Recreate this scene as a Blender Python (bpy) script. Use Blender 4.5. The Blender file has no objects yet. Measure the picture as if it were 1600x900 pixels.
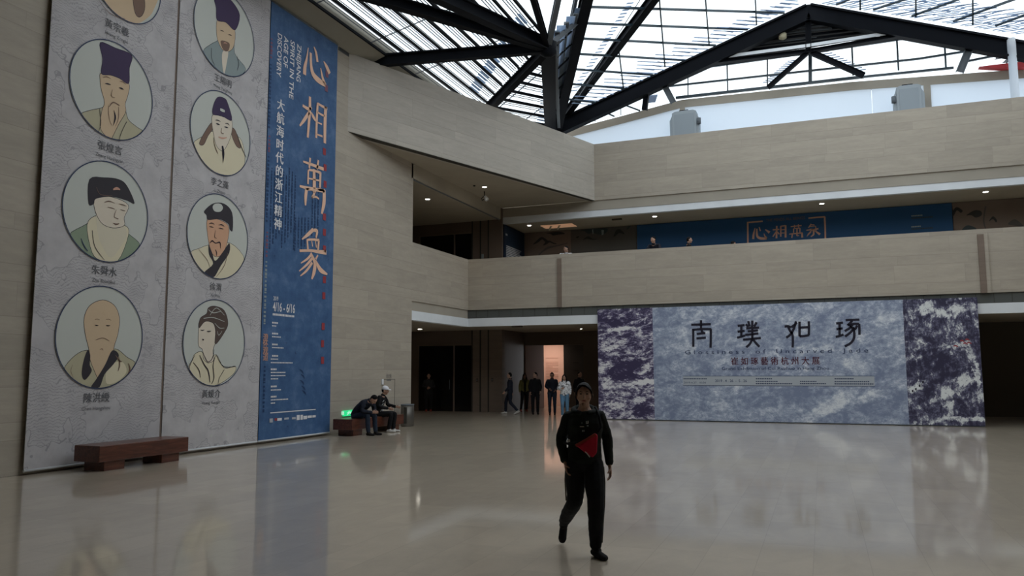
import bpy, bmesh, math, random
from mathutils import Vector, Matrix, noise
random.seed(7)
sc = bpy.context.scene
COL = sc.collection
V = Vector
# ------------------------------------------------------------------ camera
F_PX, PITCH, YAW, ROLL, CAM_H = 1227.8, .10518, .37367, -.00299, 1.65
fw = V((-math.sin(YAW)*math.cos(PITCH), math.cos(YAW)*math.cos(PITCH), math.sin(PITCH)))
r0 = V((math.cos(YAW), math.sin(YAW), 0)); u0 = r0.cross(fw)
rt = r0*math.cos(ROLL)+u0*math.sin(ROLL); up = u0*math.cos(ROLL)-r0*math.sin(ROLL)
CAM = V((0, 0, CAM_H))
cam_data = bpy.data.cameras.new('camera'); cam = bpy.data.objects.new('camera', cam_data); COL.objects.link(cam)
m3 = Matrix((rt, up, -fw)).transposed()
cam.matrix_world = Matrix.Translation(CAM) @ m3.to_4x4()
cam_data.sensor_width = 36; cam_data.lens = F_PX/1600*36; cam_data.clip_end = 300
sc.camera = cam
# survey helpers: where the sight line of a measured point meets a wall / floor / roof plane
def ray(x, y): return fw*F_PX+rt*(x-800)-up*(y-450)
def on(x, y, ax, v):
    d = ray(x, y); return CAM+d*((v-CAM[ax])/d[ax])
def hit(x, y, pl):
    n, p = pl; d = ray(x, y); return CAM+d*((p-CAM).dot(n)/d.dot(n))
def plane(a, b, c): return ((b-a).cross(c-a).normalized(), a)

# ------------------------------------------------------------------ materials
def mat(name, col=(.5, .5, .5), rough=.6, metal=0, emit=None, es=1, spec=.5):
    m = bpy.data.materials.new(name); m.use_nodes = True
    b = m.node_tree.nodes['Principled BSDF']
    b.inputs['Base Color'].default_value = (*col, 1); b.inputs['Roughness'].default_value = rough
    b.inputs['Metallic'].default_value = metal; b.inputs['Specular IOR Level'].default_value = spec
    if emit:
        b.inputs['Emission Color'].default_value = (*emit, 1); b.inputs['Emission Strength'].default_value = es
    return m
class NT:
    def __init__(s, m): s.t = m.node_tree; s.b = s.t.nodes['Principled BSDF']
    def n(s, kind, **k):
        x = s.t.nodes.new(kind)
        for a, v in k.items(): setattr(x, a, v)
        return x
    def l(s, a, b): s.t.links.new(a, b)
    def val(s, sock, v):
        if isinstance(v, (int, float)): sock.default_value = v
        elif isinstance(v, tuple): sock.default_value = v
        else: s.l(v, sock)
    def m(s, op, a, b=0.0, c=None):
        x = s.n('ShaderNodeMath', operation=op)
        s.val(x.inputs[0], a); s.val(x.inputs[1], b)
        if c is not None: s.val(x.inputs[2], c)
        return x.outputs[0]
    def pos(s): return s.n('ShaderNodeNewGeometry').outputs['Position']
    def sep(s, v):
        x = s.n('ShaderNodeSeparateXYZ'); s.l(v, x.inputs[0]); return x.outputs
    def comb(s, a, b, c):
        x = s.n('ShaderNodeCombineXYZ'); s.val(x.inputs[0], a); s.val(x.inputs[1], b); s.val(x.inputs[2], c); return x.outputs[0]
    def noise(s, vec, scale, detail=3, rough=.55, dist=0):
        x = s.n('ShaderNodeTexNoise'); s.l(vec, x.inputs['Vector']); x.inputs['Scale'].default_value = scale
        x.inputs['Detail'].default_value = detail; x.inputs['Roughness'].default_value = rough; x.inputs['Distortion'].default_value = dist
        return x.outputs['Fac']
    def white(s, vec):
        x = s.n('ShaderNodeTexWhiteNoise'); s.l(vec, x.inputs['Vector']); return x.outputs['Value']
    def ramp(s, fac, stops, interp='LINEAR'):
        x = s.n('ShaderNodeValToRGB'); e = x.color_ramp.elements; x.color_ramp.interpolation = interp
        while len(e) < len(stops): e.new(.5)
        for k, (p, c) in zip(e, stops): k.position = p; k.color = (*c, 1)
        s.l(fac, x.inputs[0]); return x.outputs[0]
    def mix(s, fac, a, b, mode='MIX'):
        x = s.n('ShaderNodeMix', data_type='RGBA', blend_type=mode)
        s.val(x.inputs[0], fac)
        for k, v in ((6, a), (7, b)):
            if isinstance(v, tuple): x.inputs[k].default_value = (*v, 1) if len(v) == 3 else v
            else: s.l(v, x.inputs[k])
        return x.outputs[2]
    def bump(s, h, st=.3, d=.01):
        x = s.n('ShaderNodeBump'); x.inputs['Strength'].default_value = st; x.inputs['Distance'].default_value = d
        s.l(h, x.inputs['Height']); s.l(x.outputs[0], s.b.inputs['Normal'])

def stone(name, ux, uy, base=(.39, .345, .285), L=1.9):
    """ashlar facing: alternating tall and low courses, slabs of varied tone"""
    m = mat(name, base, .62, spec=.3); t = NT(m); P = t.sep(t.pos())
    z = P[2]; u = t.m('ADD', t.m('MULTIPLY', P[0], ux), t.m('MULTIPLY', P[1], uy))
    zc = t.m('DIVIDE', z, .848); row = t.m('FLOOR', zc); fr = t.m('SUBTRACT', zc, row)
    hi = t.m('GREATER_THAN', fr, .67)
    rid = t.m('ADD', t.m('MULTIPLY', row, 2), hi)
    rnd = t.white(t.comb(rid, 3.3, 0.0))
    uc = t.m('ADD', t.m('DIVIDE', u, L), t.m('MULTIPLY', rnd, 7.0)); cid = t.m('FLOOR', uc); fu = t.m('SUBTRACT', uc, cid)
    tone = t.white(t.comb(rid, cid, 5.0))
    j1 = t.m('LESS_THAN', fr, .014); j2 = t.m('LESS_THAN', t.m('ABSOLUTE', t.m('SUBTRACT', fr, .67)), .006)
    j3 = t.m('LESS_THAN', fu, .006)
    j = t.m('MAXIMUM', t.m('MAXIMUM', j1, j2), t.m('MULTIPLY', j3, .5))
    sv = t.comb(t.m('ADD', u, t.m('MULTIPLY', tone, 20.0)), t.m('MULTIPLY', z, 6.0), rid)
    streak = t.noise(sv, .9, 5, .6, .4)
    fine = t.noise(t.comb(u, z, 0.0), 60, 2)
    vein = t.noise(t.comb(u, t.m('MULTIPLY', z, 3.0), rid), 5, 4)
    k = t.m('ADD', t.m('ADD', t.m('MULTIPLY', tone, .11), t.m('MULTIPLY', streak, .42)), t.m('ADD', t.m('MULTIPLY', fine, .10), t.m('MULTIPLY', vein, .16)))
    k = t.m('ADD', k, .61)
    c = t.mix(1.0, base, t.comb(k, k, k), 'MULTIPLY')
    c = t.mix(t.m('MULTIPLY', j, .30), c, (.12, .10, .08))
    t.l(c, t.b.inputs['Base Color'])
    t.bump(t.m('SUBTRACT', t.m('MULTIPLY', fine, .15), j), .25, .006)
    return m
M = {}
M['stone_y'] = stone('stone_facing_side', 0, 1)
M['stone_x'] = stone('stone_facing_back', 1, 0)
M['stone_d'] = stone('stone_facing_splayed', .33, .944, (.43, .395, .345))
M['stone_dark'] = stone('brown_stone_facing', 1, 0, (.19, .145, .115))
M['stone_dark_y'] = stone('brown_stone_facing_side', 0, 1, (.12, .095, .078))

def floor_mat():
    m = mat('polished_limestone', (.3, .27, .23), .12, spec=.6); t = NT(m); P = t.sep(t.pos())
    xc = t.m('DIVIDE', t.m('ADD', P[0], .14+50*.455), .455); col = t.m('FLOOR', xc); fx = t.m('SUBTRACT', xc, col)
    rn = t.white(t.comb(col, 1.5, 0.0))
    yc = t.m('ADD', t.m('DIVIDE', P[1], 1.15), t.m('MULTIPLY', rn, 5.0)); row = t.m('FLOOR', yc); fy = t.m('SUBTRACT', yc, row)
    tone = t.white(t.comb(col, row, 2.0))
    j = t.m('MAXIMUM', t.m('LESS_THAN', fx, .012), t.m('LESS_THAN', fy, .004))
    vn = t.noise(t.comb(t.m('MULTIPLY', P[0], 1.6), t.m('ADD', P[1], t.m('MULTIPLY', tone, 9.0)), col), 1.8, 6, .62, .7)
    cl = t.noise(t.comb(P[0], P[1], 0.0), .35, 3)
    spk = t.noise(t.comb(P[0], P[1], 0.0), 38, 2)
    k = t.m('ADD', t.m('ADD', t.m('MULTIPLY', tone, .12), t.m('MULTIPLY', vn, .42)), t.m('ADD', t.m('MULTIPLY', cl, .16), t.m('MULTIPLY', spk, .10)))
    k = t.m('ADD', k, .60)
    c = t.mix(1.0, (.51, .43, .335), t.comb(k, k, k), 'MULTIPLY')
    c = t.mix(t.m('MULTIPLY', j, .3), c, (.15, .13, .105))
    t.l(c, t.b.inputs['Base Color'])
    rg = t.m('ADD', .045, t.m('MULTIPLY', t.noise(t.comb(P[0], P[1], 0.0), 1.3, 4), .05)); t.l(rg, t.b.inputs['Coat Roughness'])
    t.b.inputs['Roughness'].default_value = .32; t.b.inputs['IOR'].default_value = 1.5
    t.b.inputs['Coat Weight'].default_value = .82; t.b.inputs['Coat IOR'].default_value = 1.8
    return m
M['floor'] = floor_mat()
def plaster(name, c, r=.8):
    m = mat(name, c, r, spec=.2); t = NT(m)
    k = t.noise(t.pos(), 1.2, 3); k = t.m('ADD', .88, t.m('MULTIPLY', k, .24))
    t.l(t.mix(1.0, c, t.comb(k, k, k), 'MULTIPLY'), t.b.inputs['Base Color']); return m
M['ceil'] = plaster('ceiling_plaster', (.40, .355, .285))
M['ceil_g'] = plaster('gallery_ceiling_plaster', (.42, .37, .29))
M['soffit'] = plaster('roof_soffit_board', (.30, .28, .235))
M['fascia'] = plaster('cream_fascia', (.37, .335, .28))
M['white'] = plaster('white_painted_board', (.74, .77, .80), .5)
M['hoard'] = plaster('pale_hoarding_board', (.84, .89, .94), .5)
M['dark_tile'] = plaster('slate_tile', (.10, .105, .10), .5)
M['groove'] = mat('shadow_gap', (.04, .037, .03), .8)
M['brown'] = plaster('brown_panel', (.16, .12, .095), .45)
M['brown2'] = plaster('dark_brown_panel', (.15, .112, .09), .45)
M['black_glass'] = mat('dark_tinted_glass', (.006, .006, .007), .12)
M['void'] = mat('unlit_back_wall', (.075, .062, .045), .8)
M['pink'] = plaster('terracotta_pink_wall', (.78, .50, .40))
M['greywall'] = plaster('warm_grey_wall', (.12, .11, .10))
M['taupe'] = plaster('taupe_mural', (.19, .145, .12))
M['taupe2'] = plaster('dark_taupe_mural', (.105, .098, .09))
M['steel'] = mat('painted_black_steel', (.004, .005, .008), .7, spec=.12)
M['steel_g'] = mat('grey_painted_steel', (.10, .115, .13), .5)
M['hoard'] = None
M['rod'] = mat('louvre_rod', (.10, .11, .13), .5)
M['teal'] = mat('dark_teal_mullion', (.02, .04, .055), .4)
def glass():
    m = bpy.data.materials.new('roof_glass'); m.use_nodes = True; nt = m.node_tree
    for n in list(nt.nodes):
        if n.type != 'OUTPUT_MATERIAL': nt.nodes.remove(n)
    o = [n for n in nt.nodes][0]
    a = nt.nodes.new('ShaderNodeBsdfTransparent'); a.inputs[0].default_value = (.80, .83, .84, 1)
    g = nt.nodes.new('ShaderNodeBsdfGlossy'); g.inputs['Roughness'].default_value = .05
    x = nt.nodes.new('ShaderNodeMixShader'); x.inputs[0].default_value = .04
    nt.links.new(a.outputs[0], x.inputs[1]); nt.links.new(g.outputs[0], x.inputs[2]); nt.links.new(x.outputs[0], o.inputs[0]); return m
M['glass'] = glass()
def hoard():
    m = bpy.data.materials.new('translucent_white_board'); m.use_nodes = True; nt = m.node_tree
    for n in list(nt.nodes):
        if n.type != 'OUTPUT_MATERIAL': nt.nodes.remove(n)
    o = [n for n in nt.nodes][0]
    a = nt.nodes.new('ShaderNodeBsdfTranslucent'); a.inputs[0].default_value = (.74, .80, .86, 1)
    g = nt.nodes.new('ShaderNodeBsdfDiffuse'); g.inputs[0].default_value = (.86, .89, .92, 1)
    x = nt.nodes.new('ShaderNodeMixShader'); x.inputs[0].default_value = .45
    nt.links.new(a.outputs[0], x.inputs[1]); nt.links.new(g.outputs[0], x.inputs[2]); nt.links.new(x.outputs[0], o.inputs[0]); return m
M['hoard'] = hoard()
def blade():
    m = bpy.data.materials.new('pale_louvre_blade'); m.use_nodes = True; nt = m.node_tree
    for n in list(nt.nodes):
        if n.type != 'OUTPUT_MATERIAL': nt.nodes.remove(n)
    o = [n for n in nt.nodes][0]
    a = nt.nodes.new('ShaderNodeBsdfTranslucent'); a.inputs[0].default_value = (.50, .60, .74, 1)
    g = nt.nodes.new('ShaderNodeBsdfDiffuse'); g.inputs[0].default_value = (.5, .56, .64, 1)
    x = nt.nodes.new('ShaderNodeMixShader'); x.inputs[0].default_value = .4
    nt.links.new(a.outputs[0], x.inputs[1]); nt.links.new(g.outputs[0], x.inputs[2]); nt.links.new(x.outputs[0], o.inputs[0]); return m
M['blade'] = blade()
def wood():
    m = mat('red_brown_wood', (.09, .028, .016), .3, spec=.5); t = NT(m)
    tc = t.n('ShaderNodeTexCoord').outputs['Object']; s = t.sep(tc)
    g = t.noise(t.comb(t.m('MULTIPLY', s[0], 9.0), s[1], t.m('MULTIPLY', s[2], 9.0)), 2.2, 6, .6, .8)
    t.l(t.ramp(g, [(.3, (.045, .014, .009)), (.55, (.105, .034, .019)), (.75, (.15, .055, .03))]), t.b.inputs['Base Color']); return m
M['wood'] = wood()
def cloth_map():
    """grey printed fabric: an old sea chart of waves, coasts and smudged marks"""
    m = mat('printed_sea_chart_fabric', (.4, .4, .4), .75, spec=.2); t = NT(m); P = t.sep(t.pos())
    v = t.comb(P[1], P[2], 0.0)
    wob = t.noise(v, 1.1, 3, .5)
    ph = t.m('ADD', t.m('MULTIPLY', P[2], 19.0), t.m('MULTIPLY', t.noise(t.comb(t.m('MULTIPLY', P[1], 1.8), P[2], 0.0), 1.5, 4, .6), 9.0))
    f = t.m('ABSOLUTE', t.m('SUBTRACT', t.m('FRACT', ph), .5))
    line = t.m('LESS_THAN', f, .11)
    sea = t.m('GREATER_THAN', wob, .47)
    coast = t.m('LESS_THAN', t.m('ABSOLUTE', t.m('SUBTRACT', wob, .47)), .004)
    n2 = t.noise(v, 3.1, 8, .68)
    speck = t.m('MULTIPLY', t.m('GREATER_THAN', n2, .60), t.m('GREATER_THAN', t.noise(v, .8, 2), .52))
    d = t.m('MAXIMUM', t.m('MULTIPLY', t.m('MULTIPLY', line, sea), .45), t.m('MULTIPLY', coast, .5))
    d = t.m('MAXIMUM', d, t.m('MULTIPLY', speck, .30))
    c = t.ramp(t.noise(v, 2.3, 6, .62), [(.3, (.42, .40, .41)), (.7, (.54, .52, .525))])
    t.l(t.mix(d, c, (.19, .18, .195)), t.b.inputs['Base Color'])
    return m
M['chart'] = cloth_map()
def cloth_blue():
    m = mat('blue_printed_fabric', (.02, .07, .2), .6, spec=.25); t = NT(m); P = t.sep(t.pos())
    v = t.comb(P[1], P[2], 0.0)
    c = t.ramp(t.noise(v, 2.2, 9, .72), [(.3, (.035, .082, .19)), (.52, (.055, .12, .25)), (.72, (.11, .18, .33))])
    dk = t.m('GREATER_THAN', t.noise(v, 4.0, 8, .7), .66)
    t.l(t.mix(t.m('MULTIPLY', dk, .6), c, (.015, .035, .09)), t.b.inputs['Base Color']); return m
M['blue'] = cloth_blue()
def ink(name, lo, mid, hi, sc_, stretch=(1, 1), pos_=(.38, .5, .62), dist=1.2, blobs=(), org=(0, 0, 1)):
    """ink-wash landscape print: pale and dark masses with ragged brushed edges; blobs = (x, y, half width, half height, lean, strength)"""
    m = mat(name, mid, .5, spec=.3); t = NT(m); P = t.sep(t.pos())
    v = t.comb(t.m('MULTIPLY', P[0], stretch[0]), t.m('MULTIPLY', P[2], stretch[1]), 0.0)
    v2 = t.comb(t.m('ADD', P[0], t.m('MULTIPLY', P[2], -.8)), t.m('MULTIPLY', P[2], 2.0), 2.0)
    a = t.noise(v, sc_, 10, .68, dist); b = t.noise(v2, sc_*.45, 5, .6, 2.0); w = t.noise(v, sc_*4.5, 6, .7, .5)
    k = t.m('ADD', t.m('MULTIPLY', a, .42), t.m('ADD', t.m('MULTIPLY', b, .28), t.m('MULTIPLY', w, .3)))
    br = t.m('LESS_THAN', t.m('ABSOLUTE', t.m('SUBTRACT', t.noise(v, 3.4, 5, .62, 1.5), .5)), .012)
    br2 = t.m('LESS_THAN', t.m('ABSOLUTE', t.m('SUBTRACT', t.noise(v2, 5.5, 4, .6, .8), .5)), .016)
    k = t.m('SUBTRACT', k, t.m('MULTIPLY', t.m('MAXIMUM', br, br2), .045))
    if blobs:
        wx = t.m('ADD', P[0], t.m('MULTIPLY', t.m('SUBTRACT', t.noise(v, 2.6, 6, .65), .5), .55))
        wz = t.m('ADD', P[2], t.m('MULTIPLY', t.m('SUBTRACT', t.noise(t.comb(P[2], P[0], 4.0), 2.6, 6, .65), .5), .40))
        for (cx, cy, rx, ry, an, am) in blobs:
            c = on(cx, cy, 1, 26.3); e = on(cx+rx, cy, 1, 26.3).x-c.x; h = c.z-on(cx, cy+ry, 1, 26.3).z
            ca, sa = math.cos(an), math.sin(an)
            dx = t.m('SUBTRACT', wx, c.x); dz = t.m('SUBTRACT', wz, c.z)
            u = t.m('DIVIDE', t.m('ADD', t.m('MULTIPLY', dx, ca), t.m('MULTIPLY', dz, sa)), e); q = t.m('DIVIDE', t.m('SUBTRACT', t.m('MULTIPLY', dz, ca), t.m('MULTIPLY', dx, sa)), h)
            d2 = t.m('ADD', t.m('MULTIPLY', u, u), t.m('MULTIPLY', q, q))
            f = t.m('MAXIMUM', t.m('SUBTRACT', 1.0, d2), 0.0)
            k = t.m('ADD', k, t.m('MULTIPLY', t.m('MINIMUM', t.m('MULTIPLY', f, 1.6), 1.0), am*.72))
    t.l(t.ramp(k, [(pos_[0], lo), (pos_[1], mid), (pos_[2], hi)]), t.b.inputs['Base Color']); return m
M['ink_side'] = ink('ink_landscape_dark', (.045, .036, .085), (.20, .18, .29), (.74, .73, .74), 2.1, (1, 1.9), (.46, .505, .56), 1.6, blobs=[(978, 575, 36, 22, .2, -.10), (1003, 578, 16, 8, .3, .16), (980, 562, 15, 4, .1, .13), (1010, 598, 28, 4.5, .05, .15), (962, 540, 30, 5, .42, .09), (950, 598, 16, 10, -.3, .10), (947, 575, 18, 9, .3, .08), (962, 633, 16, 7, 0, .09), (995, 627, 18, 6, .4, .09), (970, 515, 36, 3.5, .03, .11), (960, 500, 40, 9, 0, -.08), (1000, 640, 20, 14, 0, -.06)])
M['ink_right'] = ink('ink_cliff_dark', (.035, .032, .065), (.14, .14, .22), (.74, .76, .76), 1.6, (1.5, .8), (.455, .52, .57), 1.4, blobs=[(1446, 482, 12, 16, -.5, .13), (1485, 484, 24, 14, .35, .11), (1514, 480, 14, 10, 0, .07), (1527, 588, 6, 22, .05, .17), (1482, 622, 12, 22, .1, .09), (1434, 603, 20, 8, .6, .12), (1508, 590, 6, 18, -.3, .10), (1510, 655, 50, 4, 0, .13), (1450, 560, 30, 22, 0, -.08), (1480, 580, 22, 30, 0, -.06), (1422, 500, 8, 14, 0, .08), (1470, 470, 10, 26, .5, -.10), (1432, 560, 12, 6, .3, .07)])
M['ink_mid'] = ink('ink_wash_pale', (.20, .24, .35), (.36, .41, .52), (.72, .75, .79), 1.5, (1, 1.2), (.425, .515, .61), 1.0, blobs=[(1300, 632, 60, 13, .55, .12), (1360, 620, 40, 8, .35, .10), (1075, 510, 34, 10, .8, .07), (1140, 495, 60, 8, .6, .07), (1385, 500, 24, 14, .2, .09), (1220, 620, 90, 18, .1, -.05), (1060, 625, 50, 16, .2, -.03), (1330, 560, 60, 12, -.3, .04), (1380, 590, 26, 30, 0, -.04), (1240, 520, 80, 10, .7, .05), (1320, 540, 50, 8, .2, .05)])
def flat(name, c, r=.6): M[name] = mat(name, c, r, spec=.2); return M[name]
flat('peach', (.78, .50, .36)); flat('letter_white', (.72, .72, .74)); flat('seal_red', (.30, .05, .06)); flat('faint_red', (.20, .09, .13))
flat('deep_blue', (.022, .05, .125)); flat('oval_paper', (.53, .545, .505)); flat('ink_navy', (.035, .05, .11)); flat('ink_black', (.02, .018, .03))
flat('letter_grey', (.13, .13, .14)); flat('hat_purple', (.055, .035, .085)); flat('hat_black', (.04, .035, .042)); flat('tan_skin', (.60, .45, .30))
flat('warm_skin', (.62, .36, .23)); flat('pale_skin', (.68, .60, .49)); flat('robe_olive', (.46, .42, .29)); flat('robe_grey', (.26, .31, .31))
flat('robe_cream', (.68, .61, .44)); flat('robe_green', (.25, .31, .22)); flat('beard_cream', (.64, .58, .45)); flat('beard_brown', (.19, .12, .09))
flat('hem_white', (.62, .64, .66)); flat('gap_dark', (.03, .025, .02)); flat('text_plum', (.09, .02, .035)); flat('panel_pale', (.40, .43, .47))
flat('gallery_blue', (.025, .085, .20)); flat('gallery_blue_dark', (.008, .02, .042)); flat('copper', (.58, .33, .24)); flat('mount_dark', (.045, .045, .045))
M['ink_snow'] = ink('ink_snow_patch', (.06, .05, .11), (.55, .55, .58), (.78, .78, .79), 3.2, (1, 1.3), (.38, .46, .56), 1.2)
M['ink_mist'] = ink('ink_mist_ridge', (.22, .26, .36), (.50, .53, .58), (.74, .76, .78), 2.6, (1.2, 1), (.40, .48, .58), 1.2)
M['ink_water'] = ink('ink_dark_water', (.04, .032, .08), (.075, .062, .13), (.16, .14, .22), 2.0, (1, 2), (.40, .52, .64), .8)
flat('hair_ink', (.10, .07, .06)); flat('mount_teal', (.05, .065, .07))

# ------------------------------------------------------------------ mesh builder
class MB:
    def __init__(s): s.v = []; s.f = []; s.mi = []; s.mats = []; s.sm = []
    def m(s, material):
        if isinstance(material, str): material = M[material]
        if material not in s.mats: s.mats.append(material)
        return s.mats.index(material)
    def add(s, vs, fs, material, smooth=False):
        k = s.m(material); o = len(s.v); s.v += [tuple(p) for p in vs]
        for f in fs: s.f.append([i+o for i in f]); s.mi.append(k); s.sm.append(smooth)
        return s
    def box(s, a, b, material, M4=None):
        x0, y0, z0 = [min(a[i], b[i]) for i in range(3)]; x1, y1, z1 = [max(a[i], b[i]) for i in range(3)]
        vs = [V(p) for p in ((x0, y0, z0), (x1, y0, z0), (x1, y1, z0), (x0, y1, z0), (x0, y0, z1), (x1, y0, z1), (x1, y1, z1), (x0, y1, z1))]
        if M4: vs = [M4@p for p in vs]
        return s.add(vs, [(0, 3, 2, 1), (4, 5, 6, 7), (0, 1, 5, 4), (1, 2, 6, 5), (2, 3, 7, 6), (3, 0, 4, 7)], material)
    def prism(s, pts, d, material):
        n = len(pts); vs = [V(p) for p in pts]+[V(p)+V(d) for p in pts]
        return s.add(vs, [tuple(range(n))[::-1], tuple(range(n, 2*n))]+[(i, (i+1) % n, n+(i+1) % n, n+i) for i in range(n)], material)
    def beam(s, p, q, w, h, material, upv=V((0, 0, 1)), ibeam=False):
        p = V(p); q = V(q); d = (q-p).normalized(); a = d.cross(upv)
        if a.length < 1e-4: a = V((1, 0, 0))
        a.normalize(); b = a.cross(d).normalized()
        if ibeam:
            t = h*.12; tw = w*.18
            sec = [(-w/2, -h/2), (w/2, -h/2), (w/2, -h/2+t), (tw, -h/2+t), (tw, h/2-t), (w/2, h/2-t), (w/2, h/2), (-w/2, h/2), (-w/2, h/2-t), (-tw, h/2-t), (-tw, -h/2+t), (-w/2, -h/2+t)]
        else: sec = [(-w/2, -h/2), (w/2, -h/2), (w/2, h/2), (-w/2, h/2)]
        n = len(sec); vs = [p+a*x+b*y for x, y in sec]+[q+a*x+b*y for x, y in sec]
        return s.add(vs, [tuple(range(n)), tuple(range(n, 2*n))[::-1]]+[(i, n+i, n+(i+1) % n, (i+1) % n) for i in range(n)], material)
    def tube(s, pts, r, material, n=8, smooth=True, caps=True):
        pts = [V(p) for p in pts]; rr = r if isinstance(r, (list, tuple)) else [r]*len(pts)
        rings = []
        for i, p in enumerate(pts):
            d = (pts[min(i+1, len(pts)-1)]-pts[max(i-1, 0)]).normalized()
            a = d.cross(V((0, 0, 1)))
            if a.length < .05: a = d.cross(V((0, 1, 0)))
            a.normalize(); b = a.cross(d)
            rings.append([p+(a*math.cos(2*math.pi*k/n)+b*math.sin(2*math.pi*k/n))*rr[i] for k in range(n)])
        vs = [q for r_ in rings for q in r_]; fs = []
        for i in range(len(rings)-1):
            for k in range(n): fs.append((i*n+k, i*n+(k+1) % n, (i+1)*n+(k+1) % n, (i+1)*n+k))
        if caps: fs += [tuple(range(n))[::-1], tuple((len(rings)-1)*n+k for k in range(n))]
        return s.add(vs, fs, material, smooth)
    def lathe(s, prof, c, material, n=24, axis='z'):
        vs = []; fs = []
        for r, z in prof:
            for k in range(n):
                t = 2*math.pi*k/n; vs.append(V((c[0]+r*math.cos(t), c[1]+r*math.sin(t), c[2]+z)))
        for i in range(len(prof)-1):
            for k in range(n): fs.append((i*n+k, i*n+(k+1) % n, (i+1)*n+(k+1) % n, (i+1)*n+k))
        fs += [tuple(range(n))[::-1], tuple((len(prof)-1)*n+k for k in range(n))]
        return s.add(vs, fs, material, True)
    def ellip(s, c, r, material, nu=16, nv=12, fn=None, R=None):
        vs = []; fs = []
        for j in range(nv+1):
            ph = math.pi*j/nv
            for i in range(nu):
                t = 2*math.pi*i/nu; p = V((math.sin(ph)*math.cos(t), math.sin(ph)*math.sin(t), math.cos(ph)))
                if fn: p = fn(p)
                p = V((p.x*r[0], p.y*r[1], p.z*r[2]))
                if R: p = R@p
                vs.append(V(c)+p)
        for j in range(nv):
            for i in range(nu):
                a, b, c2, d = j*nu+i, j*nu+(i+1) % nu, (j+1)*nu+(i+1) % nu, (j+1)*nu+i
                fs.append((a, d, c2, b))
        return s.add(vs, fs, material, True)
    def build(s, name, parent=None, origin=None, bevel=0):
        me = bpy.data.meshes.new(name); o0 = V(origin) if origin is not None else V((0, 0, 0))
        me.from_pydata([tuple(V(p)-o0) for p in s.v], [], s.f)
        for m_ in s.mats: me.materials.append(m_)
        for p, k, sm in zip(me.polygons, s.mi, s.sm): p.material_index = k; p.use_smooth = sm
        bm = bmesh.new(); bm.from_mesh(me)
        bmesh.ops.remove_doubles(bm, verts=bm.verts, dist=1e-6)
        bm.to_mesh(me); bm.free()
        ob = bpy.data.objects.new(name, me); COL.objects.link(ob); ob.location = o0
        if parent:
            ob.parent = parent; ob.location = o0-parent.location if parent.parent is None else o0-parent.location-parent.parent.location
        if bevel:
            b = ob.modifiers.new('bevel', 'BEVEL'); b.width = bevel; b.segments = 2; b.limit_method = 'ANGLE'
        return ob
def tag(o, label=None, cat=None, group=None, kind=None):
    if label: o['label'] = label
    if cat: o['category'] = cat
    if group: o['group'] = group
    if kind: o['kind'] = kind
    return o
def thing(name, label, cat, loc, group=None):
    o = bpy.data.objects.new(name, None); COL.objects.link(o); o.location = loc; o.empty_display_size = .1
    return tag(o, label, cat, group)
def struct(name, mb, **k): return tag(mb.build(name, **k), kind='structure')
def mb_box(a, b, m_): return MB().box(a, b, m_)

# ------------------------------------------------------------------ text and brush helpers
class Sheet:
    """a printed sheet: origin, right, up, normal in the world; everything printed lies on it"""
    def __init__(s, ax, val, right, n):
        s.ax, s.val = ax, val; s.r = V(right); s.u = V((0, 0, 1)); s.n = V(n)
    def px(s, x, y): return on(x, y, s.ax, s.val)
    def lift(s, p, k): return V(p)+s.n*(.0015*k)
def spline(pts, closed=False, seg=5):
    n = len(pts); out = []
    rng = range(n) if closed else range(n-1)
    for i in rng:
        g = (lambda k: pts[k % n]) if closed else (lambda k: pts[max(0, min(n-1, k))])
        p0, p1, p2, p3 = g(i-1), g(i), g(i+1), g(i+2)
        for k in range(seg):
            t = k/seg
            out.append(tuple(.5*((2*b)+(-a+c)*t+(2*a-5*b+4*c-d)*t*t+(-a+3*b-3*c+d)*t**3) for a, b, c, d in zip(p0, p1, p2, p3)))
    if not closed: out.append(tuple(pts[-1]))
    return out
def area(mb, sh, pts, m_, k=1, smooth=True, seg=4):
    """printed shape, given by survey points"""
    p2 = spline(pts, True, seg) if smooth else pts
    ps = [sh.lift(sh.px(*p), k) for p in p2]
    nrm = V((0, 0, 0))
    for i in range(len(ps)): nrm += (ps[i]-ps[0]).cross(ps[(i+1) % len(ps)]-ps[0])
    if nrm.dot(sh.n) < 0: ps = ps[::-1]
    from mathutils.geometry import tessellate_polygon
    tris = tessellate_polygon([ps])
    mb.add(ps, [tuple(t) for t in tris], m_)
def brush(mb, sh, pts, m_, k=2, seg=5, world=False):
    """a brush stroke: (x, y, width) survey points"""
    sp = spline([tuple(p) for p in pts], False, seg)
    P = [sh.lift(sh.px(p[0], p[1]), k) for p in sp] if not world else [sh.lift(V(p[:3]), k) for p in sp]
    vs = []; n = len(P)
    for i in range(n):
        d = P[min(i+1, n-1)]-P[max(i-1, 0)]
        a = d.cross(sh.n).normalized()
        c = ray(sp[i][0], sp[i][1]) if not world else None
        if world: w = sp[i][3]
        else:
            w = sp[i][2]*((P[i]-CAM).dot(fw)/F_PX)*1.15
        vs += [P[i]+a*w/2, P[i]-a*w/2]
    # rounded ends
    fs = [(2*i, 2*i+1, 2*i+3, 2*i+2) for i in range(n-1)]
    mb.add(vs, fs, m_)
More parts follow.
